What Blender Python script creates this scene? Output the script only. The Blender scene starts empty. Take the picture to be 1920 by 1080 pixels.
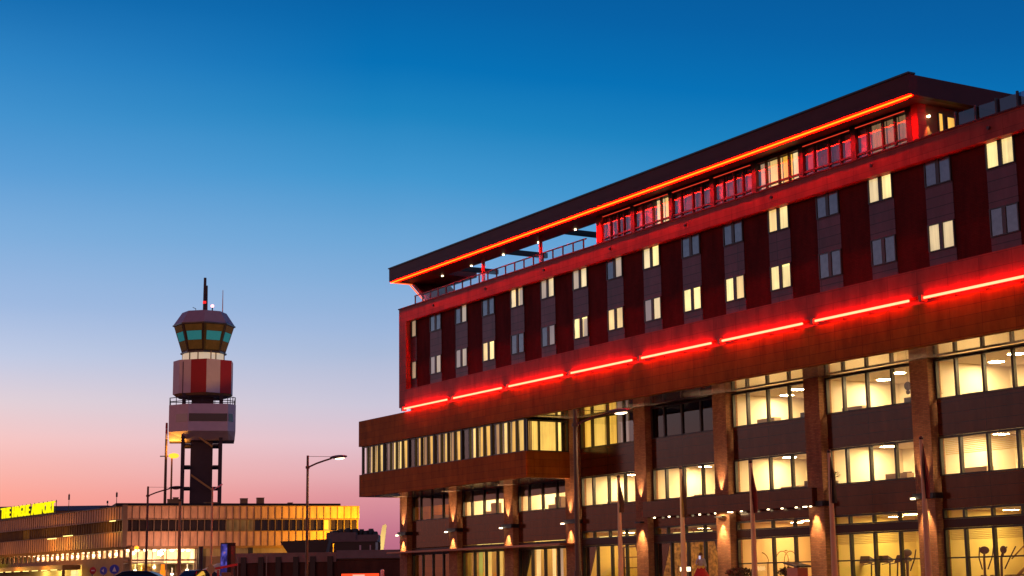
import bpy, bmesh, math, random
from mathutils import Vector, Matrix
random.seed(7)
S = bpy.context.scene
COL = S.collection
R = math.radians

# ---------------------------------------------------------------- camera
cam_d = bpy.data.cameras.new("camera"); cam = bpy.data.objects.new("camera", cam_d); COL.objects.link(cam)
fwd = Vector((-0.84419113, 0.505629, 0.17799057)); rgt = Vector((0.51174721, 0.85903541, -0.01315105)); upv = Vector((0.15954976, -0.07998418, 0.98394431))
m = Matrix((rgt, upv, -fwd)).transposed().to_4x4(); m.translation = Vector((0, 0, 0.35)); cam.matrix_world = m
cam_d.sensor_width = 36.0; cam_d.lens = 3075.96 / 1920 * 36.0
cam_d.clip_start = 0.1; cam_d.clip_end = 6000
S.camera = cam

# ---------------------------------------------------------------- dusk sky
W = bpy.data.worlds.new("World"); S.world = W; W.use_nodes = True
nt = W.node_tree; nt.nodes.clear()
def srgb(r, g, b):
    f = lambda c: (c/255/12.92) if c/255 <= 0.04045 else ((c/255+0.055)/1.055)**2.4
    return (f(r), f(g), f(b), 1)
def N(t, **kw):
    n = nt.nodes.new(t)
    for k, v in kw.items(): setattr(n, k, v)
    return n
tc = N('ShaderNodeTexCoord'); sep = N('ShaderNodeSeparateXYZ'); nt.links.new(tc.outputs['Generated'], sep.inputs[0])
dot = N('ShaderNodeVectorMath', operation='DOT_PRODUCT'); dot.inputs[1].default_value = (0.5117, 0.859, 0); nt.links.new(tc.outputs['Generated'], dot.inputs[0])
def ramp(stops, src):
    r = N('ShaderNodeValToRGB'); cr = r.color_ramp
    while len(cr.elements) > 1: cr.elements.remove(cr.elements[-1])
    cr.elements[0].position = stops[0][0]; cr.elements[0].color = srgb(*stops[0][1])
    for p, c in stops[1:]:
        e = cr.elements.new(p); e.color = srgb(*c)
    nt.links.new(src, r.inputs[0]); return r
west = ramp([(0, (238, 128, 105)), (.030, (252, 152, 132)), (.053, (255, 166, 150)), (.067, (250, 180, 170)), (.088, (246, 198, 196)), (.108, (226, 208, 215)), (.135, (192, 202, 228)), (.165, (160, 186, 225)), (.205, (125, 173, 220)), (.24, (92, 158, 214)), (.27, (66, 146, 206)), (.30, (45, 132, 197)), (.335, (20, 110, 178)), (.42, (6, 80, 145)), (.6, (4, 50, 105)), (1, (3, 32, 80))], sep.outputs['Z'])
mid = ramp([(0, (150, 85, 110)), (.030, (192, 112, 136)), (.053, (219, 146, 156)), (.067, (226, 170, 178)), (.0895, (224, 194, 206)), (.11, (203, 198, 217)), (.138, (170, 187, 218)), (.153, (156, 182, 220)), (.18, (132, 174, 218)), (.207, (108, 166, 215)), (.245, (64, 150, 207)), (.279, (25, 130, 192)), (.308, (0, 113, 182)), (.345, (0, 97, 166)), (.42, (0, 74, 138)), (.6, (2, 46, 98)), (1, (2, 28, 74))], sep.outputs['Z'])
hz = N('ShaderNodeMapping'); hz.inputs['Scale'].default_value = (1.2, 1.2, 9); nt.links.new(tc.outputs['Generated'], hz.inputs[0])
hn = N('ShaderNodeTexNoise'); hn.inputs['Scale'].default_value = 1.6; hn.inputs['Detail'].default_value = 4; nt.links.new(hz.outputs[0], hn.inputs['Vector'])
hm = N('ShaderNodeMath', operation='MULTIPLY_ADD'); hm.inputs[1].default_value = .014; hm.inputs[2].default_value = -.007; nt.links.new(hn.outputs[0], hm.inputs[0])
zz = N('ShaderNodeMath', operation='ADD'); nt.links.new(sep.outputs['Z'], zz.inputs[0]); nt.links.new(hm.outputs[0], zz.inputs[1])
ez = N('ShaderNodeMapRange'); ez.inputs['From Min'].default_value = -.06; ez.inputs['From Max'].default_value = .32; ez.inputs['To Max'].default_value = .042; nt.links.new(dot.outputs['Value'], ez.inputs[0])
z2 = N('ShaderNodeMath', operation='ADD'); nt.links.new(zz.outputs[0], z2.inputs[0]); nt.links.new(ez.outputs[0], z2.inputs[1]); zz = z2
for r_ in (west, mid): nt.links.new(zz.outputs[0], r_.inputs[0])
mr = N('ShaderNodeMapRange'); mr.inputs['From Min'].default_value = -0.30; mr.inputs['From Max'].default_value = -0.08; nt.links.new(dot.outputs['Value'], mr.inputs[0])
mx = N('ShaderNodeMix', data_type='RGBA'); nt.links.new(mr.outputs[0], mx.inputs['Factor']); nt.links.new(west.outputs[0], mx.inputs[6]); nt.links.new(mid.outputs[0], mx.inputs[7])
dot2 = N('ShaderNodeVectorMath', operation='DOT_PRODUCT'); dot2.inputs[1].default_value = (0.45, -0.89, 0); nt.links.new(tc.outputs['Generated'], dot2.inputs[0])
glow = ramp([(0, (215, 112, 82)), (.08, (218, 124, 100)), (.18, (196, 122, 114)), (.32, (132, 100, 115)), (.5, (60, 55, 85)), (1, (3, 28, 70))], sep.outputs['Z'])
mr2 = N('ShaderNodeMapRange'); mr2.inputs['From Min'].default_value = 0.05; mr2.inputs['From Max'].default_value = 0.75; nt.links.new(dot2.outputs['Value'], mr2.inputs[0])
mx2 = N('ShaderNodeMix', data_type='RGBA'); nt.links.new(mr2.outputs[0], mx2.inputs['Factor']); nt.links.new(mx.outputs[2], mx2.inputs[6]); nt.links.new(glow.outputs[0], mx2.inputs[7])
bg = N('ShaderNodeBackground'); bg.inputs['Strength'].default_value = 1.0; nt.links.new(mx2.outputs[2], bg.inputs['Color'])
# a trace of the physical sky with the sun just on the horizon
sky = N('ShaderNodeTexSky', sky_type='NISHITA'); sky.sun_disc = False; sky.sun_elevation = R(1.0); sky.sun_rotation = R(200)
bg2 = N('ShaderNodeBackground'); bg2.inputs['Strength'].default_value = 0.004; nt.links.new(sky.outputs[0], bg2.inputs['Color'])
ad = N('ShaderNodeAddShader'); nt.links.new(bg.outputs[0], ad.inputs[0]); nt.links.new(bg2.outputs[0], ad.inputs[1])
out = N('ShaderNodeOutputWorld'); nt.links.new(ad.outputs[0], out.inputs[0])

# the last glow of the sun, low behind the camera
sd = bpy.data.lights.new("sun", 'SUN'); sd.energy = 0.18; sd.angle = R(25); sd.color = (1.0, 0.48, 0.40)
sun = bpy.data.objects.new("sun", sd); COL.objects.link(sun)
sun.rotation_euler = Vector((-0.55, 0.80, -0.14)).to_track_quat('-Z', 'Y').to_euler(); sun.location = (30, -60, 60)

S.view_settings.view_transform = 'Standard'; S.view_settings.look = 'None'; S.view_settings.exposure = 0; S.view_settings.gamma = 1
S.render.engine = 'CYCLES'
S.cycles.use_denoising = True
S.cycles.max_bounces = 6; S.cycles.diffuse_bounces = 3; S.cycles.glossy_bounces = 3; S.cycles.transparent_max_bounces = 16
S.cycles.sample_clamp_indirect = 6
S.cycles.use_light_tree = True

# ---------------------------------------------------------------- materials
def mat(name, base, rough=.6, metal=0., vary=.12, vscale=1.2, emit=None, estr=0., spec=.5, bump=0.):
    M = bpy.data.materials.new(name); M.use_nodes = True; t = M.node_tree; b = t.nodes['Principled BSDF']
    b.inputs['Roughness'].default_value = rough; b.inputs['Metallic'].default_value = metal; b.inputs['Specular IOR Level'].default_value = spec
    col = (base[0], base[1], base[2], 1)
    if vary:
        geo = t.nodes.new('ShaderNodeNewGeometry'); ns = t.nodes.new('ShaderNodeTexNoise'); ns.inputs['Scale'].default_value = vscale; ns.inputs['Detail'].default_value = 6
        t.links.new(geo.outputs['Position'], ns.inputs['Vector'])
        r = t.nodes.new('ShaderNodeMapRange'); r.inputs['From Min'].default_value = .3; r.inputs['From Max'].default_value = .7
        r.inputs['To Min'].default_value = 1-vary; r.inputs['To Max'].default_value = 1+vary; t.links.new(ns.outputs[0], r.inputs[0])
        v = t.nodes.new('ShaderNodeVectorMath'); v.operation = 'SCALE'; v.inputs[0].default_value = base; t.links.new(r.outputs[0], v.inputs['Scale'])
        t.links.new(v.outputs[0], b.inputs['Base Color'])
        if bump:
            bp = t.nodes.new('ShaderNodeBump'); bp.inputs['Strength'].default_value = bump; t.links.new(ns.outputs[0], bp.inputs['Height']); t.links.new(bp.outputs[0], b.inputs['Normal'])
    else: b.inputs['Base Color'].default_value = col
    if emit:
        b.inputs['Emission Color'].default_value = (*emit, 1); b.inputs['Emission Strength'].default_value = estr
    return M
def brick_mat(name, c1, c2, mortar, w, h, msize, rough=.7, bump=.3, spec=.5, offset=.5):
    M = bpy.data.materials.new(name); M.use_nodes = True; t = M.node_tree; b = t.nodes['Principled BSDF']; b.inputs['Roughness'].default_value = rough
    b.inputs['Specular IOR Level'].default_value = spec
    geo = t.nodes.new('ShaderNodeNewGeometry'); s = t.nodes.new('ShaderNodeSeparateXYZ'); t.links.new(geo.outputs['Position'], s.inputs[0])
    a = t.nodes.new('ShaderNodeMath'); a.operation = 'ADD'; t.links.new(s.outputs[0], a.inputs[0]); t.links.new(s.outputs[1], a.inputs[1])
    c = t.nodes.new('ShaderNodeCombineXYZ'); t.links.new(a.outputs[0], c.inputs[0]); t.links.new(s.outputs[2], c.inputs[1])
    k = t.nodes.new('ShaderNodeTexBrick'); t.links.new(c.outputs[0], k.inputs['Vector']); k.offset = offset
    k.inputs['Scale'].default_value = 1; k.inputs['Brick Width'].default_value = w; k.inputs['Row Height'].default_value = h; k.inputs['Mortar Size'].default_value = msize
    k.inputs['Color1'].default_value = (*c1, 1); k.inputs['Color2'].default_value = (*c2, 1); k.inputs['Mortar'].default_value = (*mortar, 1)
    ns = t.nodes.new('ShaderNodeTexNoise'); ns.inputs['Scale'].default_value = .9; ns.inputs['Detail'].default_value = 8; ns.inputs['Roughness'].default_value = .65
    mp = t.nodes.new('ShaderNodeMapping'); mp.inputs['Scale'].default_value = (1.6, 1.6, .45); t.links.new(geo.outputs['Position'], mp.inputs[0]); t.links.new(mp.outputs[0], ns.inputs['Vector'])
    r = t.nodes.new('ShaderNodeMapRange'); r.inputs['From Min'].default_value = .3; r.inputs['From Max'].default_value = .7; r.inputs['To Min'].default_value = .66; r.inputs['To Max'].default_value = 1.3; t.links.new(ns.outputs[0], r.inputs[0])
    v = t.nodes.new('ShaderNodeVectorMath'); v.operation = 'SCALE'; t.links.new(k.outputs['Color'], v.inputs[0]); t.links.new(r.outputs[0], v.inputs['Scale']); t.links.new(v.outputs[0], b.inputs['Base Color'])
    if bump:
        bp = t.nodes.new('ShaderNodeBump'); bp.inputs['Strength'].default_value = bump; bp.inputs['Distance'].default_value = .01; bp.invert = True
        t.links.new(k.outputs['Fac'], bp.inputs['Height']); t.links.new(bp.outputs[0], b.inputs['Normal'])
    return M
def emis(name, col, s):
    M = bpy.data.materials.new(name); M.use_nodes = True; t = M.node_tree; t.nodes.clear()
    e = t.nodes.new('ShaderNodeEmission'); e.inputs[0].default_value = (*col, 1); e.inputs[1].default_value = s
    o = t.nodes.new('ShaderNodeOutputMaterial'); t.links.new(e.outputs[0], o.inputs[0]); return M
def glass(name, tint=(.9, .92, .92), refl=.08, rough=.02):
    M = bpy.data.materials.new(name); M.use_nodes = True; t = M.node_tree; t.nodes.clear()
    tr = t.nodes.new('ShaderNodeBsdfTransparent'); tr.inputs[0].default_value = (*tint, 1)
    g = t.nodes.new('ShaderNodeBsdfGlossy'); g.inputs['Roughness'].default_value = rough; g.inputs[0].default_value = (.95, .95, .97, 1)
    fr = t.nodes.new('ShaderNodeFresnel'); fr.inputs[0].default_value = 1.45
    a = t.nodes.new('ShaderNodeMath'); a.operation = 'ADD'; a.use_clamp = True; a.inputs[1].default_value = refl; t.links.new(fr.outputs[0], a.inputs[0])
    mxs = t.nodes.new('ShaderNodeMixShader'); t.links.new(a.outputs[0], mxs.inputs[0]); t.links.new(tr.outputs[0], mxs.inputs[1]); t.links.new(g.outputs[0], mxs.inputs[2])
    o = t.nodes.new('ShaderNodeOutputMaterial'); t.links.new(mxs.outputs[0], o.inputs[0]); return M
def curtain(name, base, ecol, estr, var=.35):
    # a lit curtain: cloth with soft pleats; the room light behind is put in as its own glow
    M = bpy.data.materials.new(name); M.use_nodes = True; t = M.node_tree; b = t.nodes['Principled BSDF']
    b.inputs['Base Color'].default_value = (*base, 1); b.inputs['Roughness'].default_value = .9
    geo = t.nodes.new('ShaderNodeNewGeometry'); mp = t.nodes.new('ShaderNodeMapping'); mp.inputs['Scale'].default_value = (9, 9, .25); t.links.new(geo.outputs['Position'], mp.inputs[0])
    ns = t.nodes.new('ShaderNodeTexNoise'); ns.inputs['Scale'].default_value = 1; ns.inputs['Detail'].default_value = 3; t.links.new(mp.outputs[0], ns.inputs['Vector'])
    n2 = t.nodes.new('ShaderNodeTexNoise'); n2.inputs['Scale'].default_value = .75; n2.inputs['Detail'].default_value = 2; t.links.new(geo.outputs['Position'], n2.inputs['Vector'])
    av = t.nodes.new('ShaderNodeMath'); av.operation = 'MULTIPLY_ADD'; av.inputs[1].default_value = .55; t.links.new(n2.outputs[0], av.inputs[0]); a2 = t.nodes.new('ShaderNodeMath'); a2.operation = 'MULTIPLY'; a2.inputs[1].default_value = .45; t.links.new(ns.outputs[0], a2.inputs[0]); t.links.new(a2.outputs[0], av.inputs[2])
    r = t.nodes.new('ShaderNodeMapRange'); r.inputs['From Min'].default_value = .33; r.inputs['From Max'].default_value = .67; r.inputs['To Min'].default_value = estr*(1-var); r.inputs['To Max'].default_value = estr*(1+var)
    t.links.new(av.outputs[0], r.inputs[0]); b.inputs['Emission Color'].default_value = (*ecol, 1); t.links.new(r.outputs[0], b.inputs['Emission Strength']); return M

M = {}
M['asphalt'] = mat('asphalt', (.05, .05, .052), .85, vary=.25, vscale=3)
M['paving'] = brick_mat('paving', (.17, .15, .14), (.2, .18, .16), (.08, .08, .08), .6, .3, .01)
M['kerb'] = mat('kerb', (.3, .29, .28), .8)
M['paint'] = mat('road_paint', (.7, .7, .68), .6)
M['clad'] = brick_mat('brown_cladding', (.36, .108, .008), (.29, .086, .007), (.18, .055, .006), 1.75, .42, .012, .6, .15, .07, 0.)
M['clad_red'] = brick_mat('russet_cladding', (.35, .052, .032), (.28, .042, .026), (.19, .03, .018), 1.75, .55, .012, .55, .15, .2, 0.)
M['fascia'] = mat('roof_fascia', (.075, .015, .016), .55, vary=.1, spec=.2)
M['soffit_dark'] = mat('roof_soffit', (.16, .06, .045), .55)
M['wall_dark'] = brick_mat('dark_brick', (.125, .010, .009), (.10, .0085, .0075), (.07, .007, .006), .22, .07, .008, .8, .1, .1)
M['panel'] = brick_mat('metal_window_panel', (.15, .04, .055), (.115, .032, .044), (.045, .012, .016), 3, .44, .018, .4, .2, .35, 0.)
M['column'] = brick_mat('column_brick', (.44, .18, .07), (.28, .10, .04), (.22, .12, .06), .22, .075, .012, .8, .6)
M['spandrel'] = brick_mat('bronze_panel', (.075, .017, .005), (.065, .014, .004), (.018, .006, .003), 3.6, .47, .014, .13, .04, .32, 0.)
M['beam_dark'] = mat('dark_bronze', (.05, .015, .007), .4, spec=.25)
M['frame'] = mat('window_frame', (.03, .025, .022), .4, vary=0)
M['frame_red'] = mat('penthouse_frame', (.03, .004, .005), .45, spec=.3)
M['glass_clear_rail'] = glass('clear_rail_glass', tint=(.80, .78, .82), refl=.02)
M['soffit'] = mat('pale_soffit', (.86, .78, .74), .07, .62, vary=.03)
M['soffit_wing'] = mat('wing_soffit', (.5, .42, .36), .2, .4, vary=.03)
M['roofing'] = mat('roofing', (.08, .075, .075), .9)
M['glass'] = glass('clear_glass', refl=.03)
M['glass_room'] = glass('room_glass', refl=.10)
M['glass_dark'] = glass('dark_glass', tint=(.25, .20, .18), refl=.02)
M['glass_rail'] = glass('rail_glass', tint=(.30, .20, .28), refl=.06)
M['cream'] = mat('cream_wall', (.80, .70, .50), .8, vary=.03)
M['ceil'] = mat('white_ceiling', (.72, .64, .52), .9, vary=.02)
M['carpet'] = mat('brown_carpet', (.12, .08, .06), .95)
M['yellow_wall'] = mat('ochre_wall', (.72, .52, .16), .8, vary=.08)
M['gold'] = mat('gold_wallpaper', (.55, .33, .07), .6, vary=.75, vscale=5)
M['drape'] = mat('black_drape', (.012, .010, .012), .9, vary=.2)
M['shelf'] = mat('brown_shelf', (.18, .10, .04), .6)
M['led'] = emis('red_led_strip', (1.0, .0019, .00008), 370)
M['led_core'] = emis('orange_led_lens', (1.0, .11, .02), 2.2)
M['neon'] = emis('red_neon', (1.0, .0105, .005), 84)
M['neon_cap'] = mat('neon_end_cap', (.4, .12, .04), .4)
M['lamp_w'] = emis('warm_lamp', (1.0, .72, .36), 34)
M['lamp_spot'] = emis('small_spot', (1.0, .74, .42), 9)
M['bar'] = emis('fluorescent_bar', (1, .75, .22), 2.2)
M['black'] = mat('black_metal', (.012, .011, .011), .45, vary=0)
M['grey_metal'] = mat('grey_metal', (.22, .2, .19), .4, .6, vary=.1)
M['pole_brown'] = mat('painted_pole', (.10, .055, .03), .5, vary=.1)
M['flagpole'] = mat('flagpole', (.58, .34, .18), .35, vary=.05)
C_ = [('lit_a', (1, .75, .28), 1.12), ('lit_b', (1, .65, .22), .92), ('lit_c', (1, .74, .36), .80), ('dim', (1, .72, .45), .34), ('faint', (.9, .62, .48), .19), ('amber', (1, .60, .10), .75), ('gold', (1, .53, .06), .85), ('wlit', (1, .66, .18), .98), ('wdim', (.9, .45, .10), .36), ('wend', (1, .60, .12), .98)]
for n, c, s in C_: M['cur_'+n] = curtain('curtain_'+n, (.5, .45, .36), c, s)
M['cur_slate'] = mat('curtain_slate', (.10, .10, .17), .9, vary=.3, vscale=3)
M['cur_grey'] = mat('curtain_grey', (.21, .25, .36), .9, vary=.25, vscale=3)
M['cur_dark'] = mat('curtain_dark', (.05, .045, .05), .9, vary=.3, vscale=3)
M['cur_pink'] = mat('curtain_rose', (.62, .30, .40), .9, vary=.2)
M['cur_olive'] = curtain('curtain_olive', (.3, .3, .1), (.62, .70, .10), .42)
M['cur_brown'] = curtain('curtain_brown', (.2, .13, .1), (.75, .42, .2), .30)
M['blind_olive'] = mat('olive_blind', (.10, .075, .035), .8)
M['leaf'] = mat('leaf', (.05, .10, .03), .6, vary=.4, vscale=30)
M['pot'] = mat('plant_pot', (.14, .12, .1), .6)

# ---------------------------------------------------------------- mesh helpers
class MB:
    def __init__(s): s.v = []; s.f = []; s.m = []
    def add(s, vs, fs, mi=0):
        o = len(s.v); s.v += [tuple(p) for p in vs]
        for f in fs: s.f.append([i+o for i in f]); s.m.append(mi)
        return s
    def box(s, x0, x1, y0, y1, z0, z1, mi=0):
        x0, x1 = sorted((x0, x1)); y0, y1 = sorted((y0, y1)); z0, z1 = sorted((z0, z1))
        return s.add([(x0, y0, z0), (x1, y0, z0), (x1, y1, z0), (x0, y1, z0), (x0, y0, z1), (x1, y0, z1), (x1, y1, z1), (x0, y1, z1)],
                     [(0, 3, 2, 1), (4, 5, 6, 7), (0, 1, 5, 4), (1, 2, 6, 5), (2, 3, 7, 6), (3, 0, 4, 7)], mi)
    def obox(s, o, u, w, a, b, c, d, e, f, mi=0):   # oriented box: o + u*[a,b] + w*[c,d] + z*[e,f]
        o = Vector(o); u = Vector(u); w = Vector(w); z = Vector((0, 0, 1))
        P = [o+u*p+w*q+z*r for r in (e, f) for p, q in ((a, c), (b, c), (b, d), (a, d))]
        return s.add(P, [(0, 3, 2, 1), (4, 5, 6, 7), (0, 1, 5, 4), (1, 2, 6, 5), (2, 3, 7, 6), (3, 0, 4, 7)], mi)
    def prism(s, poly, z0, z1, mi=0, poly2=None):
        n = len(poly); q = poly2 or poly
        vs = [(x, y, z0) for x, y in poly]+[(x, y, z1) for x, y in q]
        return s.add(vs, [tuple(range(n))[::-1], tuple(range(n, 2*n))]+[(i, (i+1) % n, n+(i+1) % n, n+i) for i in range(n)], mi)
    def tube(s, p, q, r0, r1=None, n=10, mi=0):
        r1 = r0 if r1 is None else r1; p = Vector(p); q = Vector(q); d = (q-p).normalized()
        a = d.cross(Vector((0, 0, 1)) if abs(d.z) < .95 else Vector((1, 0, 0))).normalized(); b = d.cross(a)
        vs = [p+(a*math.cos(t)+b*math.sin(t))*r0 for t in [2*math.pi*i/n for i in range(n)]]+[q+(a*math.cos(t)+b*math.sin(t))*r1 for t in [2*math.pi*i/n for i in range(n)]]
        return s.add(vs, [tuple(range(n))[::-1], tuple(range(n, 2*n))]+[(i, (i+1) % n, n+(i+1) % n, n+i) for i in range(n)], mi)
    def path(s, pts, r, n=8, mi=0):
        for i in range(len(pts)-1):
            a = r[i] if isinstance(r, (list, tuple)) else r; b = r[i+1] if isinstance(r, (list, tuple)) else r
            s.tube(pts[i], pts[i+1], a, b, n, mi)
        return s
    def ball(s, c, rx, ry=None, rz=None, nu=12, nv=8, mi=0, jit=0):
        ry = ry or rx; rz = rz or rx; vs = [(c[0], c[1], c[2]-rz)]
        for j in range(1, nv):
            t = -math.pi/2+math.pi*j/nv
            for i in range(nu):
                k = 1+random.uniform(-jit, jit); a = 2*math.pi*i/nu
                vs.append((c[0]+rx*k*math.cos(t)*math.cos(a), c[1]+ry*k*math.cos(t)*math.sin(a), c[2]+rz*k*math.sin(t)))
        vs.append((c[0], c[1], c[2]+rz)); L = len(vs)-1; fs = [(0, 1+(i+1) % nu, 1+i) for i in range(nu)]
        for j in range(nv-2):
            o = 1+j*nu; fs += [(o+i, o+(i+1) % nu, o+nu+(i+1) % nu, o+nu+i) for i in range(nu)]
        o = 1+(nv-2)*nu; fs += [(o+i, o+(i+1) % nu, L) for i in range(nu)]
        return s.add(vs, fs, mi)
    def quad(s, a, b, c, d, mi=0): return s.add([a, b, c, d], [(0, 1, 2, 3)], mi)
    def build(s, name, mats, parent=None, smooth=False, org=None):
        me = bpy.data.meshes.new(name)
        if org is not None: o_ = Vector(org); vs = [tuple(Vector(v)-o_) for v in s.v]
        else: vs = s.v
        me.from_pydata(vs, [], s.f)
        if not isinstance(mats, (list, tuple)): mats = [mats]
        for x in mats: me.materials.append(M[x] if isinstance(x, str) else x)
        me.polygons.foreach_set('material_index', s.m)
        if smooth: me.polygons.foreach_set('use_smooth', [True]*len(s.f))
        me.update()
        o = bpy.data.objects.new(name, me); COL.objects.link(o)
        if org is not None: o.location = org
        if parent: o.parent = parent; o.matrix_parent_inverse = Matrix()
        if parent and org is None: pass
        return o
def tag(o, label=None, cat=None, group=None, kind=None):
    if label: o['label'] = label
    if cat: o['category'] = cat
    if group: o['group'] = group
    if kind: o['kind'] = kind
    return o
def thing(name, label, cat, loc=(0, 0, 0), rz=0, group=None):
    o = bpy.data.objects.new(name, None); COL.objects.link(o); o.location = loc; o.rotation_euler = (0, 0, rz); o.empty_display_size = .3
    return tag(o, label, cat, group)
def copy_tree(o, parent=None):
    c = o.copy(); COL.objects.link(c)
    if parent: c.parent = parent
    for ch in list(o.children): copy_tree(ch, c)
    return c
def light(kind, name, loc, energy, color, parent=None, aim=None, size=None, spot=None, blend=.5, radius=.1):
    d = bpy.data.lights.new(name, kind); d.energy = energy; d.color = color
    if kind == 'AREA': d.shape = 'DISK'; d.size = size or 1
    else: d.shadow_soft_size = radius
    if kind == 'SPOT': d.spot_size = R(spot); d.spot_blend = blend
    o = bpy.data.objects.new(name, d); COL.objects.link(o); o.location = loc
    if aim is not None: o.rotation_euler = Vector(aim).to_track_quat('-Z', 'Y').to_euler()
    if parent: o.parent = parent
    return o

# ---------------------------------------------------------------- the ground
MB().quad((-3000, -3000, 0), (3000, -3000, 0), (3000, 3000, 0), (-3000, 3000, 0)).build('ground', 'asphalt')['kind'] = 'structure'
g = MB(); g.box(-106, -24, 40.5, 75, 0, .12); g.build('pavement', 'paving')['kind'] = 'structure'
g = MB(); g.box(-106.15, -23.85, 40.35, 40.498, 0, .14); g.build('kerb', 'kerb')['kind'] = 'structure'
g = MB()
for i in range(40): g.quad((-190+i*6, 25, .004), (-187+i*6, 25, .004), (-187+i*6, 25.15, .004), (-190+i*6, 25.15, .004))
g.build('road_marking', 'paint')['kind'] = 'structure'

# ================================================================ the hotel
Y0, YB, YG, YP = 52.87, 49.85, 53.27, 50.63          # column face, front face, glass line, penthouse front
XC = [-103.5+7.2*i for i in range(11)]                # brick column centres
XR = -28.0                                            # right-hand end of the block
H = thing('hotel_building', 'large brown hotel on brick columns with red neon lines and lit rooms', 'hotel')
def part(mb, name, mats, parent=None, **kw): return mb.build(name, mats, parent or H, **kw)

# --- podium: long brown band, wing box, soffits
part(MB().box(-104.45, XR, YB, YB+.35, 10.0, 11.78), 'podium_band', 'clad')
part(MB().box(-104.45, -104.1, YB+.352, 68, 10.0, 11.78), 'podium_end_wall', 'clad')
part(MB().box(-104.05, XR, YB+.36, 70, 11.4, 11.70), 'podium_roof', 'roofing')
part(MB().box(-81.88, XR, YB+.36, 54.2, 10.02, 10.14), 'soffit', 'soffit')
b = MB(); b.box(-104.35, -81.9, YB, YB+.3, 6.5, 8.03); b.box(-82.2, -81.9, YB+.303, Y0+.7, 6.5, 8.03); b.box(-104.35, -104.05, YB+.303, 66, 6.5, 8.03)
part(b, 'wing_parapet', 'clad')
part(MB().box(-104.04, -82.21, YB+.31, YG+.3, 6.52, 6.64), 'wing_soffit', 'soffit_wing')
part(MB().box(-104.0, -82.22, YB+.31, 66, 7.85, 7.98), 'wing_floor', 'carpet')
# rear mass behind the rooms so that nothing shows through
b = MB(); b.box(-103.2, XR, 59.4, 70, 0, 11.39); b.box(XR-.3, XR, YG+.1, 59.39, 0, 10.0); b.box(-103.4, -103.1, YG, 59.39, 0, 6.5)
part(b, 'rear_wall', 'clad')

# --- upper block: frame, dark window wall, deck
b = MB()
b.box(-98.2, XR, YB, YB+.5, 17.88, 18.8); b.box(-98.2, XR, YB, YB+.5, 12.12, 13.27); b.box(-98.2, -97.2, YB, YB+.5, 13.272, 17.878)
part(b, 'facade_frame', 'clad_red')
part(MB().box(-98.26, XR, YB-.05, YB+.54, 18.80, 18.87), 'parapet_cap', 'fascia')
part(MB().box(-97.19, XR, YB+.45, YB+.9, 13.27, 17.88), 'window_wall', 'wall_dark')
part(MB().box(-98.2, -97.7, YB+.502, 66, 12.12, 18.8), 'end_wall', 'clad_red')
part(MB().box(-97.3, XR, YB+.42, YB+.9, 11.70, 12.13), 'shadow_gap', 'beam_dark')
part(MB().box(-97.69, XR, YB+.91, 66, 17.6, 17.85), 'terrace_deck', 'roofing')
part(MB().box(-97.69, XR, 65.7, 66, 11.7, 18.6), 'back_wall', 'clad_red')
for x in [-93.2+6.84*k for k in range(10)]:      # small round overflow spouts on the parapet
    part(MB().tube((x, YB+.1, 18.36), (x, YB-.09, 18.36), .075), 'overflow_spout', 'black')

# --- room windows
def pleat(b, x0, x1, y, z0, z1, mi=0, n=9, amp=.03, sx=0.):
    for i in range(n):
        xa = x0+(x1-x0)*i/n; xb = x0+(x1-x0)*(i+1)/n; xm = (xa+xb)/2
        for (p, q, dp, dq) in ((xa, xm, 0, amp), (xm, xb, amp, 0)):
            b.quad((p, y+dp, z0), (q, y+dq, z0), (q+sx, y+dq, z1), (p+sx, y+dp, z1), mi)
A, B_, C2, D, F, G, K = 'cur_lit_a', 'cur_lit_b', 'cur_lit_c', 'cur_dim', 'cur_faint', 'cur_grey', 'cur_dark'
row1 = [(D, D), (G, G), (G, D), (G, G), (C2, D), (D, C2), (D, C2), (G, D), (C2, A), (G, G), (G, G), (B_, A), (G, G), (C2, A), (G, G), (A, A), (G, G), (B_, B_), (G, G), (G, G)]
row2 = [(D, D), (F, D), (F, D), (B_, A), (G, G), (G, F), (A, D), (B_, B_), (F, C2), (A, A), (A, B_), (A, A), (G, G), (G, G), (C2, C2), (G, G), (B_, A), (G, G), (G, G), (G, G)]
bright = {(1, 6), (1, 9), (1, 11), (1, 3), (0, 8)}
fm = MB()
for a, c in ((-.76, -.70), (-.10, .10), (.70, .76)): fm.box(a, c, -.02, .10, 0, 1.2)
for a, c in ((-.70, -.10), (.10, .70)): fm.box(a, c, -.02, .10, 0, .05); fm.box(a, c, -.02, .10, 1.15, 1.2)
frame_me = None
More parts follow.
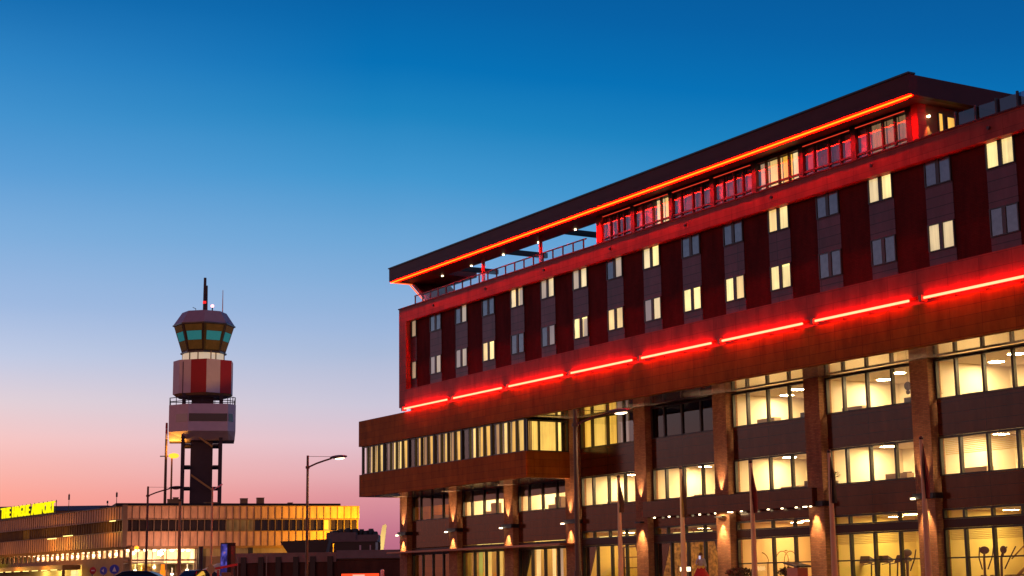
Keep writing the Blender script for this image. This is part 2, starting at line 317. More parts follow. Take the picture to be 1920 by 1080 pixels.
for k in range(20):
    xc = -97.16+3.464*k
    if xc > XR-1: continue
    part(MB().box(xc-.78, xc+.78, YB+.405, YB+.449, 13.28, 13.94), 'window_panel', 'panel')
    part(MB().box(xc-.78, xc+.78, YB+.405, YB+.449, 15.16, 16.77), 'window_panel', 'panel')
    for row, (z0, st) in enumerate(((16.78, row1[k]), (13.95, row2[k]))):
        if frame_me is None:
            w = part(fm, 'room_window', 'frame'); frame_me = w.data
        else:
            w = bpy.data.objects.new('room_window', frame_me); COL.objects.link(w); w.parent = H
        w.location = (xc, YB+.375, z0)
        g_ = MB()
        for a, c in ((-.70, -.10), (.10, .70)): g_.quad((a, .015, .05), (c, .015, .05), (c, .015, 1.15), (a, .015, 1.15))
        g_.build('pane', 'glass_room', w)
        c_ = MB(); open_ = (row, k) in ((0, 4), (1, 6))
        pleat(c_, -.70, -.10-(.16 if open_ else 0), .048, .05, 1.15, 0, 7, .02, -.10 if open_ else 0); pleat(c_, .10+(.14 if open_ else 0), .70, .048, .05, 1.15, 1, 7, .02, .06 if open_ else 0)
        if (row, k) in bright: c_.box(.12, .68, .035, .045, 1.07, 1.14, 2)
        c_.box(-.69, .69, .071, .073, .052, 1.148, 3)
        c_.build('curtain', [st[0], st[1], 'lamp_w2' if False else 'bar', 'cur_lit_b' if open_ else 'cur_dark'], w)

# --- podium neon: a run of tubes with end caps
for k in range(11):
    x0 = -97.55+6.84*k; x1 = x0+6.18
    if x1 > XR: break
    n_ = part(MB().tube((x0+.25, YB-.065, 12.0), (x1, YB-.065, 12.0), .055, n=8), 'neon_tube', 'neon')
    cp = MB(); cp.box(x0+.04, x0+.24, YB-.2, YB+.1, 11.86, 12.11)
    cp.build('end_cap', 'neon_cap', n_)
    for xx in (x0+1.5, x0+3.2, x0+5): MB().box(xx, xx+.05, YB-.06, YB+.41, 11.9, 11.96).build('bracket', 'neon_cap', n_)

# --- brick columns with up/down lamps
for i, x in enumerate(XC):
    top = 6.5 if i < 3 else 10.0
    c = part(MB().box(x-.55, x+.55, Y0, Y0+.78, .12, top), 'brick_column', 'column')
    zc = 3.94 if i not in (4, 5) else 3.62
    if i not in (4, 5):
        l = MB(); l.box(x-.62, x+.62, Y0-.16, Y0-.002, zc-.1, zc+.14); l.box(x-.70, x-.57, Y0-.1, Y0+.5, zc-.1, zc+.14); l.box(x+.57, x+.70, Y0-.1, Y0+.5, zc-.1, zc+.14)
        l.build('column_lamp', 'black', c)
        MB().box(x-.63, x-.47, Y0-.30, Y0-.162, zc-.12, zc-.05).build('lamp_lens', 'lamp_spot', c)
        light('SPOT', 'uplight', (x, Y0-.22, zc+.2), 620, (1, .60, .30), c, (0, .10, 1), spot=46, blend=.7, radius=.06)
        light('SPOT', 'downlight', (x, Y0-.26, zc-.16), 850, (1, .60, .26), c, (0, .15, -1), spot=52, blend=.7, radius=.06)
    else:
        MB().box(x-.3, x+.3, Y0-.3, Y0-.05, zc-.02, zc+.06).build('column_lamp', 'black', c)
        light('SPOT', 'uplight', (x, Y0-.16, 4.80), 560, (1, .60, .32), c, (0, .08, 1), spot=50, blend=.7, radius=.06)
        light('SPOT', 'downlight', (x, Y0-.26, zc-.05), 850, (1, .60, .26), c, (0, .15, -1), spot=56, blend=.7, radius=.06)

# --- glazed storeys under the band: windows, spandrels and rooms, one per bay
def office_window(x0, x1, z0, z1, name, y=YG, cols=4, gl='glass', hbars=(), skew=True):
    b = MB(); ww = (x1-x0)
    xs = [x0, x0+ww*.20, x0+ww*.47, x0+ww*.75, x1] if (cols == 4 and skew) else [x0+ww*i/cols for i in range(cols+1)]
    for x in xs: b.box(x-.06, x+.06, y-.02, y+.16, z0, z1)
    for i in range(len(xs)-1):
        b.box(xs[i]+.061, xs[i+1]-.061, y, y+.12, z0, z0+.06); b.box(xs[i]+.061, xs[i+1]-.061, y, y+.12, z1-.08, z1)
        for hz in hbars: b.box(xs[i]+.061, xs[i+1]-.061, y, y+.12, hz-.03, hz+.03)
    w = part(b, name, 'frame')
    p = MB(); p.quad((x0+.05, y+.06, z0+.05), (x1-.05, y+.06, z0+.05), (x1-.05, y+.06, z1-.07), (x0+.05, y+.06, z1-.07)); p.build('pane', gl, w)
    return w
def room(x0, x1, z0, z1, y1=58.6, wall='cream', ceil='ceil', floor='carpet', lamps=3, lampmat='lamp_w', ly=None, y0=YG+.22, r=.36, label=None):
    b = MB()
    b.quad((x0, y1, z0), (x1, y1, z0), (x1, y1, z1), (x0, y1, z1), 0)
    b.quad((x0, y0, z0), (x0, y1, z0), (x0, y1, z1), (x0, y0, z1), 0); b.quad((x1, y0, z0), (x1, y0, z1), (x1, y1, z1), (x1, y1, z0), 0)
    b.quad((x0, y0, z1), (x0, y1, z1), (x1, y1, z1), (x1, y0, z1), 1); b.quad((x0, y0, z0), (x1, y0, z0), (x1, y1, z0), (x0, y1, z0), 2)
    rm = part(b, 'interior', [wall, ceil, floor])
    if floor == 'carpet' and wall == 'cream' and z0 > 3:
        rr = random.Random(int(x0*10)+int(z0*7)); L = x1-x0
        dx = x0+.8+rr.random()*1.5; MB().box(dx, dx+.9, y1-.06, y1-.01, z0+.02, z0+2.1).build('door', 'room_door', rm)
        wx = x0+L*.5+rr.random(); MB().box(wx, wx+1.5, y1-.05, y1-.01, z0+1.0, z0+2.0).build('wall_board', 'room_board', rm)
        cx = x0+rr.random()*4; MB().box(cx, cx+1.4, y0+.5, y0+.95, z0+.01, z0+1.02+rr.random()*.25).build('cabinet', 'room_cab', rm)
        tx = x0+L*.6+rr.random()*.8; MB().box(tx, tx+.55, y0+.9, y0+.94, z0+.95, z0+1.32).build('screen', 'black', rm)
    for i in range(lamps):
        xx = x0+(x1-x0)*(i+.55)/lamps; yy = (ly or (y0+y1)/2)+(-.9 if i % 2 else .3)
        n = 10; vs = [(xx+r*math.cos(2*math.pi*j/n), yy+r*math.sin(2*math.pi*j/n)) for j in range(n)]
        q = MB(); q.prism(vs, z1-.05, z1-.004, 0); q.m[0] = 1
        q.build('ceiling_lamp', ['grey_metal', lampmat], rm)
    return rm
def spandrel(x0, x1, z0, z1): return part(MB().box(x0, x1, YG-.03, YG+.1, z0, z1), 'spandrel_panel', 'spandrel')
M['lamp_o'] = emis('office_lamp', (1.0, .70, .33), 195)
M['lamp_o2'] = emis('office_lamp_soft', (1.0, .70, .34), 165)
M['lamp_dim'] = emis('dim_lamp', (1.0, .66, .26), 34)
M['lamp_gym'] = emis('gym_lamp', (1.0, .70, .24), 95)
M['lamp_lobby'] = emis('lobby_lamp', (1.0, .64, .27), 105)
hw = .64
M['room_door'] = mat('room_door', (.50, .36, .18), .6); M['room_board'] = mat('room_board', (.85, .82, .72), .5); M['room_cab'] = mat('room_cabinet', (.34, .24, .13), .6)
M['gym_wall'] = mat('gym_wall', (.80, .62, .22), .8, vary=.03); M['lobby_wall'] = mat('lobby_wall', (.82, .60, .28), .8, vary=.03)
for i in range(10):
    x0, x1 = XC[i]+hw, XC[i+1]-hw
    # first floor (4.8 .. 6.55), every bay
    office_window(x0, x1, 4.8, 6.52, 'office_window', gl='glass')
    if i == 0: rm = room(x0-.4, x1+.4, 3.9, 6.5, 58.0, lamps=3, lampmat='lamp_dim', wall='cream')
    elif i < 3: rm = room(x0-.4, x1+.4, 3.9, 6.5, 57.6, lamps=3, lampmat='lamp_o2')
    else: rm = room(x0-.4, x1+.4, 3.9, 6.72, 58.4, lamps=3, lampmat='lamp_o')
    if i < 3:       # blinds drawn half way down under the wing
        MB().box(x0+.03, x1-.03, YG+.15, YG+.17, 5.75, 6.45).build('roller_blind', 'blind_olive' if 'blind_olive' in M else 'shelf', rm)
    if i == 7:      # venetian blinds
        v = MB()
        for j in range(10): v.add([(x0+.1, YG+.2, 5.72+.078*j), (x1-.1, YG+.2, 5.72+.078*j), (x1-.1, YG+.245, 5.755+.078*j), (x0+.1, YG+.245, 5.755+.078*j)], [(0, 1, 2, 3)])
        v.build('venetian_blind', 'yellow_wall', rm)
    if i in (1, 2): MB().box(x0+1.9+i*.6, x0+2.6+i*.6, YG+.7, YG+1.1, 3.92, 5.6).build('cabinet', 'shelf', rm)
    if i >= 3:      # second floor
        office_window(x0, x1, 8.18, 9.94, 'office_window', gl='glass' if i > 4 else ('glass_room' if i == 3 else 'glass_dark'))
        spandrel(x0, x1, 6.53, 8.17)
        if i >= 5: room(x0-.4, x1+.4, 7.3, 9.97, 58.4, lamps=3, lampmat='lamp_o')
        elif i == 4: room(x0-.4, x1+.4, 7.3, 9.97, 58.4, lamps=0, wall='shelf', ceil='shelf')
        else:
            rm = room(x0-.4, x1+.4, 7.3, 9.97, 58.4, lamps=0)
            c_ = MB()
            pleat(c_, x0+.1, x0+.9, YG+.25, 7.9, 9.9, 1, 5, .06); pleat(c_, x0+1.0, x0+2.2, YG+.25, 7.9, 9.9, 0, 8, .06); pleat(c_, x0+2.3, x0+3.4, YG+.25, 7.9, 9.9, 1, 6, .06); pleat(c_, x0+3.5, x0+4.6, YG+.25, 7.9, 9.9, 2, 6, .06); pleat(c_, x0+4.7, x1, YG+.25, 7.9, 9.9, 3, 6, .06)
            c_.build('curtain', ['cur_amber', 'cur_gold', 'cur_faint', 'cur_dark'], rm)
    spandrel(x0, x1, 3.38 if i >= 3 else 2.95, 4.79)

# --- wing storey: six rooms with curtains
edges = [-104.2, -100.75, -97.1, -93.5, -89.85, -86.1, -82.2]
wcur = [[F, 'cur_lit_b', 'cur_amber', 'cur_wlit'], [F, 'cur_wlit', 'cur_wlit', 'cur_gold'], [K, 'cur_gold', 'cur_wdim', 'cur_gold'], ['cur_wdim', 'cur_amber', 'cur_wdim', 'cur_gold'], [K, 'cur_wlit', 'cur_gold', 'cur_gold'], ['cur_wdim', 'cur_wlit', 'cur_gold', 'cur_amber']]
for k in range(6):
    xa, xb = edges[k], edges[k+1]
    w = office_window(xa+.06, xb-.06, 8.04, 9.98, 'wing_window', y=YB+.14, cols=4, gl='glass', skew=False)
    c_ = MB(); ww = (xb-xa-.3)/4
    for j in range(4):
        a = xa+.15+ww*j; mi = j
        pleat(c_, a+.10, a+ww-.02, YB+.36, 8.02, 9.97, mi, 5, .035, .06*((j*7+k*3) % 3-1))
    c_.box(xa+.05, xb-.05, YB+.5, YB+.52, 8.0, 9.98, 4)
    c_.build('curtain', wcur[k]+['cur_dark'], w)
    MB().box(xb-.12, xb+.10, YB+.10, YB+.5, 8.04, 9.99).build('partition', 'black', w) if k < 5 else None
# end face of the wing, three panes
b = MB(); xe = -82.0
for y in (YB+.14, YB+.95, YB+2.2, YB+2.95): b.box(xe-.12, xe+.04, y, y+.09, 8.04, 9.9)
for ya, yb in ((YB+.23, YB+.95), (YB+1.04, YB+2.2), (YB+2.29, YB+2.95)): b.box(xe-.1, xe+.02, ya+.001, yb-.001, 9.8, 9.9); b.box(xe-.1, xe+.02, ya+.001, yb-.001, 8.04, 8.1)
w = part(b, 'wing_window', 'frame')
p = MB(); p.quad((xe-.04, YB+.2, 8.06), (xe-.04, YB+2.95, 8.06), (xe-.04, YB+2.95, 9.85), (xe-.04, YB+.2, 9.85)); p.build('pane', 'glass', w)
c_ = MB()
def pleat_y(b, y0, y1, x, z0, z1, mi, n=6, amp=.05):
    for i in range(n):
        ya = y0+(y1-y0)*i/n; yb = y0+(y1-y0)*(i+1)/n; ym = (ya+yb)/2
        b.quad((x, ya, z0), (x-amp, ym, z0), (x-amp, ym, z1), (x, ya, z1), mi); b.quad((x-amp, ym, z0), (x, yb, z0), (x, yb, z1), (x-amp, ym, z1), mi)
pleat_y(c_, YB+.25, YB+.62, xe-.28, 8.05, 9.9, 1); pleat_y(c_, YB+.66, YB+2.45, xe-.28, 8.05, 9.9, 0, 14); pleat_y(c_, YB+2.45, YB+2.7, xe-.28, 8.05, 9.9, 2); pleat_y(c_, YB+2.72, YB+2.94, xe-.28, 8.05, 9.9, 3)
c_.box(xe-.36, xe-.34, YB+.25, YB+2.9, 8.04, 9.9, 3)
c_.build('curtain', ['cur_wend', 'cur_wdim', 'cur_wlit', 'cur_dark'], w)
part(MB().box(-82.35, -81.95, YB+3.05, YB+3.4, 8.04, 10.0), 'corner_post', 'frame')

# --- ground floor
for i in range(10):
    x0, x1 = XC[i]+hw, XC[i+1]-hw
    top = 2.6 if i < 3 else 3.36
    office_window(x0, x1, .14, 2.53, 'shop_window', gl='glass', hbars=(1.25,) if i >= 5 else (), skew=(i >= 5))
    part(MB().box(x0, x1, YG-.05, YG+.18, 2.54, 2.90), 'transom_beam', 'beam_dark')
    if i >= 3: office_window(x0, x1, 2.91, 3.37, 'fanlight', gl='glass', skew=True)
    walls = {0: 'shelf', 1: 'yellow_wall', 2: 'yellow_wall', 3: 'yellow_wall', 4: 'gold', 5: 'lobby_wall', 6: 'gym_wall', 7: 'gym_wall'}
    lm = {0: (1, 'lamp_dim'), 1: (2, 'lamp_dim'), 2: (3, 'lamp_dim'), 3: (2, 'lamp_gym'), 4: (2, 'lamp_dim'), 5: (3, 'lamp_lobby'), 6: (3, 'lamp_gym'), 7: (3, 'lamp_gym')}
    n, lmm = lm.get(i, (3, 'lamp_gym'))
    rm = room(x0-.4, x1+.4, .13, 3.30 if i < 5 else 3.37, 59.0 if i >= 5 else 57.0, wall=walls.get(i, 'cream'), lamps=n, lampmat=lmm, ceil='ceil' if i >= 3 else 'shelf')
    if i in (1, 2):   # tall ochre curtains with dark gaps
        c_ = MB(); xx = x0+.7
        for j, wd in enumerate((.5, 1.0, .35, .7, .55, .9, .4)):
            if xx+wd > x1: break
            if (j+i) % 3: pleat(c_, xx, xx+wd, YG+.8, .2, 2.5, j % 2, 4, .05)
            xx += wd+.18
        c_.build('curtain', ['cur_lit_b', 'cur_dim'] if i == 2 else ['cur_olive', 'cur_amber'], rm)
    if i == 3:
        s = MB(); 
        for z in (.6, 1.2, 1.8, 2.4): s.box(x0+.9, x0+2.9, 55.2, 55.6, z, z+.06)
        for x in (x0+.85, x0+2.9): s.box(x, x+.06, 55.19, 55.61, .14, 2.5)
        for z in (.7, 1.3, 1.9):
            for q in range(6): s.box(x0+3.1+.02, x0+3.5, 55.3, 55.5, z+q*.09, z+q*.09+.05)
        s.build('shelf_unit', 'shelf', rm)
    if i in (1, 2, 3, 4):  # bars of light on the ceiling edge, seen over the awning
        s = MB(); s.box(x0+1.0, x0+2.7, YG+.5, YG+.58, 2.96, 3.02); s.box(x0+2.9, x0+4.4, YG+.5, YG+.58, 2.96, 3.02)
        s.build('light_bar', 'bar', rm)
    if i in (2, 3, 4):    # heavy black drapes tied to the side
        s = MB()
        for xa, sg in ((x0, 1), (x1, -1)):
            P = [(0, .14), (.12, .14), (.25, .8), (.62, 1.6), (.95, 2.5), (0, 2.5)]
            n = len(P); vs = [(xa+sg*p, YG+.22, z) for p, z in P]+[(xa+sg*p, YG+.34, z) for p, z in P]
            s.add(vs, [tuple(range(n)), tuple(range(2*n-1, n-1, -1))]+[(j, (j+1) % n, n+(j+1) % n, n+j) for j in range(n)])
        s.build('drape', 'drape', rm)
    if i == 4: MB().box(x0+3.6, x0+4.7, 56.5, 56.9, .14, 2.45).build('dark_doorway', 'drape', rm)
    if i in (6, 7):       # venetian blinds, top quarter
        v = MB()
        for j in range(7): v.add([(x0+.1, YG+.2, 2.02+.075*j), (x1-.1, YG+.2, 2.02+.075*j), (x1-.1, YG+.25, 2.055+.075*j), (x0+.1, YG+.25, 2.055+.075*j)], [(0, 1, 2, 3)])
        v.build('venetian_blind', 'yellow_wall', rm)
    if i == 7:            # a staircase inside
        s = MB()
        for q in range(16): s.box(x0+.3+q*.24, x0+.56+q*.24, 57.0, 58.2, .3+q*.18, .36+q*.18)
        for yy in (56.98, 58.22):
            s.path([(x0+.3, yy, .25), (x0+4.1, yy, 3.1)], .07); s.path([(x0+.3, yy, 1.2), (x0+3.0, yy, 3.2)], .035)
        s.build('staircase', 'shelf', rm)

# awning beam in front of the restaurant, with its row of little lamps
aw = part(MB().box(-103.9, -81.4, 51.75, Y0-.02, 2.58, 2.70), 'awning_beam', 'neon_cap')
# entrance canopy
cn = part(MB().box(-74.1, -60.2, 52.55, YG-.06, 3.86, 4.72), 'entrance_canopy', 'spandrel')
b = MB()
for k in range(6): b.tube((-73.6+1.35*k, 52.95, 3.82), (-73.6+1.35*k, 52.95, 3.859), .06, n=8)
for k in range(7): b.tube((-66.8+1.05*k, 52.7, 3.82), (-66.8+1.05*k, 52.7, 3.859), .06, n=8)
b.build('canopy_spot', 'lamp_spot', cn)
light('AREA', 'canopy_light', (-67.5, 52.4, 3.80), 60, (1, .66, .32), cn, (0, 0, -1), size=.8)

# --- top floor: roof slab on a thin front strip, penthouse, terrace
rf = part(MB().box(-98.6, -49.1, 49.3, 49.62, 20.75, 21.64), 'roof_fascia', 'fascia')
MB().box(-49.42, -49.1, 49.622, 62, 20.75, 21.64).build('side_fascia', 'fascia', rf); MB().box(-98.6, -98.28, 49.622, 53.9, 20.75, 21.64).build('side_fascia', 'fascia', rf)
MB().box(-98.66, -49.04, 49.24, 49.66, 21.642, 21.72).build('roof_edge_trim', 'black', rf)
b = MB(); b.box(-98.27, -75.3, 49.63, 51.66, 20.78, 21.3); b.box(-75.29, -49.43, 49.63, 62, 20.78, 21.6); b.box(-98.27, -94.6, 51.67, 53.9, 20.78, 21.3)
part(b, 'roof_slab', 'soffit_dark')
for x in (-93.0, -86.8, -80.05): part(MB().box(x-.13, x+.13, 51.67, 54.6, 20.79, 21.1), 'roof_beam', 'black')
for x in (-87.95, -81.1): part(MB().box(x-.08, x+.08, 50.52, 50.68, 17.85, 20.775), 'terrace_post', 'clad_red')
part(MB().box(-75.3, -58, 54.61, 54.9, 20.79, 21.2), 'roof_beam', 'black')
# folded leg at the left end
b = MB(); P = [(-98.6, 20.749), (-98.2, 20.749), (-94.2, 17.86), (-94.6, 17.86)]; n = 4
vs = [(x, 51.0, z) for x, z in P]+[(x, 53.9, z) for x, z in P]
b.add(vs, [tuple(range(n))[::-1], tuple(range(n, 2*n))]+[(j, (j+1) % n, n+(j+1) % n, n+j) for j in range(n)])
part(b, 'roof_leg', 'fascia')
M['head_reflection'] = emis('red_led_reflection', (1, .06, .025), .8)  # glow standing in for the roof strip mirrored in the panes
# red light strips: fascia foot, left soffit edge, leg edge
def strip(name, p, q, w=.032, m_='led'):
    p = Vector(p); q = Vector(q); n = 1
    b = MB(); b.tube(p, q, w, n=6); return part(b, name, m_)
strip('light_strip', (-98.55, 49.44, 20.70), (-49.12, 49.44, 20.70))
MB().box(-98.2, -49.5, 49.56, 49.60, 20.64, 20.749).build('added_led_shield', 'soffit_dark', rf)  # added plate, keeps the strip's direct light off the penthouse
strip('light_strip', (-98.5, 49.6, 20.70), (-98.5, 51.0, 20.70), .035, 'led_core')
strip('light_strip', (-98.66, 50.95, 20.70), (-94.66, 50.95, 17.90), .045, 'led_core')
for x in (-94.95, -91.0, -86.9, -82.7, -78.6):
    part(MB().tube((x, 51.45, 20.72), (x, 51.45, 20.779), .065, n=8), 'soffit_spot', 'lamp_spot')
# penthouse
M['wall_end'] = mat('end_wall_render', (.16, .075, .03), .8)
part(MB().box(-75.2, -74.7, YP, YP+.4, 17.85, 20.77), 'penthouse_corner', 'clad_red')
part(MB().box(-50.55, -50.0, YP, YP+.5, 17.85, 20.77), 'penthouse_corner', 'clad_red')
part(MB().box(-75.2, -75.0, YP+.41, 62, 17.85, 20.77), 'penthouse_side', 'wall_dark')
part(MB().box(-50.2, -50.0, YP+.51, 62, 17.85, 20.77), 'penthouse_side', 'wall_end')
part(MB().box(-74.69, -50.56, YP+.02, YP+.3, 17.85, 18.35), 'penthouse_sill', 'frame_red')
pm = [-74.69, -71.62, -68.12, -64.56, -61.22, -57.72, -54.1, -50.56]
pc = [['cur_pink', 'cur_slate', 'cur_slate', G], ['cur_pink', 'cur_pink', 'cur_lit_c', 'cur_lit_b'], ['cur_pink', G, 'cur_slate', G], ['cur_pink', G, G, 'cur_pink'], ['cur_dim', 'cur_lit_b', 'cur_gold', 'cur_lit_c'], ['cur_pink', 'cur_slate', 'cur_slate', 'cur_pink'], ['cur_pink', 'cur_brown', 'cur_brown', 'cur_brown']]
for k in range(7):
    xa, xb = pm[k], pm[k+1]; b = MB()
    b.box(xb-.16, xb+.16, YP-.02, YP+.2, 18.36, 20.74)
    xs = [xa+.16, xa+.9, xa+(xb-xa)*.5+.1, xb-.9, xb-.16]
    for x in xs[1:-1]: b.box(x-.045, x+.045, YP, YP+.14, 18.36, 20.6)
    for j in range(4): b.box(xs[j]+.046, xs[j+1]-.046, YP+.01, YP+.13, 19.30, 19.39); b.box(xs[j]+.046, xs[j+1]-.046, YP+.01, YP+.13, 20.55, 20.62)
    b.box(xa+.16, xb-.161, YP+.005, YP+.19, 20.62, 20.76)
    w = part(b, 'penthouse_window', 'frame_red')
    p = MB(); p.quad((xa+.16, YP+.08, 18.36), (xb-.16, YP+.08, 18.36), (xb-.16, YP+.08, 20.56), (xa+.16, YP+.08, 20.56)); p.build('pane', 'glass_room', w)
    c_ = MB()
    for j in range(4): pleat(c_, xs[j]+.03, xs[j+1]-.03, YP+.3, 18.36, 20.56, j, 5, .05)
    c_.box(xa+.1, xb-.1, YP+.42, YP+.44, 18.36, 20.6, 4)
    c_.build('curtain', pc[k]+['cur_dark'], w)
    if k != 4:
        hs = MB(); hs.box(xa+.2, xb-.2, YP-.045, YP-.022, 20.575, 20.61); hs.build('led_reflection', 'head_reflection', w)  # no lamp here: the strip's reflection in the glass, built as a glowing bar
# end wall of the penthouse: door, window and a wall lamp
b = MB()
for ya, yb, za, zb in ((51.85, 52.08, 18.4, 20.45), (52.36, 52.98, 18.4, 20.35)):
    b.box(-49.995, -49.93, ya-.06, ya, za, zb); b.box(-49.995, -49.93, yb, yb+.06, za, zb); b.box(-49.995, -49.93, ya, yb, zb, zb+.06)
w = part(b, 'terrace_door', 'frame'); p = MB()
for ya, yb, za, zb in ((51.86, 52.07, 18.4, 20.45), (52.37, 52.97, 18.4, 20.35)): p.box(-49.985, -49.96, ya, yb, za, zb)
p.build('pane', 'cur_gold', w)
wl = part(MB().box(-49.99, -49.85, 51.16, 51.24, 20.18, 20.26), 'wall_lamp', 'lamp_spot')
light('SPOT', 'wall_light', (-49.82, 51.2, 20.12), 150, (1, .62, .2), wl, (-.12, 0, -1), spot=42, blend=.4, radius=.03)
# railings
b = MB(); x = -96.1
while x < -75.4:
    b.box(x-.035, x+.035, 49.97, 50.04, 18.872, 19.42); x += 1.08
b.box(-96.15, -75.3, 49.96, 50.05, 19.421, 19.48); rl = part(b, 'terrace_railing', 'frame_red')
p = MB(); x = -96.1
for q in range(19):
    p.quad((x+.12, 50.0, 18.9), (x+.96, 50.0, 18.9), (x+.96, 50.0, 19.38), (x+.12, 50.0, 19.38)); x += 1.08
p.build('glass_panel', 'glass_clear_rail', rl)
b = MB(); x = -47.25
while x < XR:
    b.box(x-.045, x+.045, 49.97, 50.05, 18.872, 19.56); x += 1.12
rl = part(b, 'glass_balustrade', 'black')
p = MB(); p.quad((-47.25, 50.07, 18.9), (XR, 50.07, 18.9), (XR, 50.07, 19.5), (-47.25, 50.07, 19.5)); p.build('glass_panel', 'glass_rail', rl)

# ================================================================ airport terminal
TA, TB, TC = Vector((-227.2, 72.3, 0)), Vector((-219.7, 105.0, 0)), Vector((-281.9, 68.5, 0))
uR = (TB-TA).normalized(); LR = (TB-TA).length; uL = (TC-TA).normalized(); LL = 100.0
nR = Vector((uR.y, -uR.x, 0)); nL = Vector((-uL.y, uL.x, 0))            # outward, towards the forecourt
if nR.dot(-TA) < 0: nR = -nR
if nL.dot(-TA) < 0: nL = -nL
M['term_panel'] = brick_mat('ribbed_panel', (.60, .32, .17), (.57, .30, .16), (.52, .28, .14), 4, 1.0, .01, .55, 0)
M['term_rib'] = mat('panel_rib', (.16, .09, .05), .5)
M['term_glass'] = glass('tinted_glass', tint=(.35, .28, .22), refl=.05, rough=.05)
M['term_roof'] = mat('terminal_roof', (.03, .02, .02), .8)
M['term_brown'] = mat('terminal_soffit', (.30, .16, .06), .6)
M['term_light'] = emis('terminal_lamp', (1.0, .66, .38), 8)
M['sign_yellow'] = emis('yellow_sign_light', (1.0, .86, .004), 1.15)
M['sodium'] = emis('sodium_lamp', (1.0, .24, .016), 3.6)
M['win_lit'] = curtain('lit_window_yellow', (.4, .3, .1), (1, .60, .06), .62, .25)
M['win_dim'] = curtain('dim_window', (.2, .13, .07), (.9, .42, .12), .10, .6)
M['win_dark'] = mat('dark_window', (.018, .010, .008), .2)
T = thing('terminal_building', 'low two sided airport terminal with ribbed panel fascias behind the roundabout', 'terminal')
T['label'] = 'long low airport terminal with ribbed brown and yellow lit panel bands'
def tp(mb, name, mats, parent=None): return mb.build(name, mats, parent or T)
for (o, u, n, L, sgn) in ((TA, uR, nR, LR, 1), (TA, uL, nL, LL, -1)):
    b = MB(); b.obox(o, u, n, .0, L, -.4, 0, 10.12, 11.92, 0)
    tp(b, 'upper_fascia', 'term_panel')
    b = MB(); b.obox(o, u, n, .0, L, -.4, 0, 6.35, 8.36, 0); tp(b, 'lower_fascia', 'term_panel')
    for za, zb in ((10.13, 11.90), (6.36, 8.35)):
        r = MB(); k = 0
        while k*1.01 < L:
            r.obox(o, u, n, k*1.01-.07, k*1.01+.05, .0, .08, za, zb); k += 1
        tp(r, 'panel_rib', 'term_rib')['kind'] = 'stuff'
    for (c0, c1, za, zb) in ((-.45, .2, 11.93, 12.02), (.01, .17, 10.02, 10.115), (.01, .17, 8.365, 8.46)): tp(MB().obox(o, u, n, -.05, L, c0, c1, za, zb), 'fascia_trim', 'term_brown' if sgn > 0 else 'term_rib')
# corner post
b = MB(); b.obox(TA, uR, nR, -.35, .3, -.3, .35, 6.2, 12.1); tp(b, 'corner_post', 'term_rib')
# upper windows, one by one
def win_mesh(u, n, m_):
    b = MB(); b.obox((0, 0, 0), u, n, .06, .94, -.5, -.42, 8.47, 10.0, 0); b.obox((0, 0, 0), u, n, -.06, .055, -.42, -.05, 8.462, 10.01, 1)
    return b
def windows(o, u, n, cnt, states, step=1.01):
    base = {}
    for k in range(cnt):
        s = states(k)
        if s not in base:
            w = tp(win_mesh(u, n, s), 'band_window', [s, 'term_rib']); base[s] = w.data
        else:
            w = bpy.data.objects.new('band_window', base[s]); COL.objects.link(w); w.parent = T
        w.location = o+u*(k*step)
windows(TA, uR, nR, 33, lambda k: 'win_lit' if k in (28,) else ('win_dim' if k in (14, 15, 16, 17) else 'win_dark'))
windows(TA, uL, nL, 64, lambda k: 'win_lit' if k in (40, 41, 42) else ('win_dim' if k % 7 in (2, 5) else 'win_dark'))
# body
P = [TA+uL*LL, TA, TB, TB-nR*26, TA+uL*LL-nL*30]
b = MB(); b.prism([((TA+uL*LL)-nL*.6)[:2], (TA-nR*.5-nL*.5)[:2], (TB-nR*.6)[:2], (TB-nR*26)[:2], (TA+uL*LL-nL*30)[:2]], 6.0, 11.9); tp(b, 'upper_body', 'term_brown')
b = MB(); b.prism([((TA+uL*LL)-nL*.7)[:2], (TA-nR*.7-nL*.7)[:2], (TB-nR*.7)[:2], (TB-nR*26)[:2], (TA+uL*LL-nL*30)[:2]], 11.91, 12.0); tp(b, 'roof', 'term_roof')
# roof-top storey and plant
b = MB(); b.obox(TA, uR, nR, -1.2, 31, -9, -1.2, 12.0, 12.42); tp(b, 'roof_storey', 'term_roof')
b = MB(); b.obox(TA, uL, nL, .5, 12.5, -9, -1.0, 12.0, 12.38); tp(b, 'roof_storey', 'term_roof')
for a, c, z0, z1, d in ((16.8, 17.8, 12.43, 13.25, 4), (19.2, 20.2, 12.43, 13.35, 4), (6.2, 8.1, 12.43, 13.05, 3), (7.0, 7.7, 13.06, 13.3, 3), (11.5, 13.4, 12.43, 12.62, 3), (24, 24.6, 12.43, 12.7, 5)):
    b = MB(); b.obox(TA, uR, nR, a, c, -d-1, -d, z0, z1); b.obox(TA, uR, nR, a-.06, c+.06, -d-1.06, -d+.06, z1, z1+.06); tp(b, 'roof_plant', 'term_brown')
for o, u, k, h in ((TA, uL, 11.0, 2.6), (TA, uL, 14.6, 1.5), (TA, uL, 31, 3.4)):
    b = MB(); q = o+u*k-(nL*3); b.tube(q+Vector((0, 0, 12)), q+Vector((0, 0, 12+h)), .07, .03, 6); b.tube(q+Vector((0, 0, 12+h*.7)), q+Vector((0, 0, 12+h*.95)), .14, .14, 6); tp(b, 'antenna', 'black')
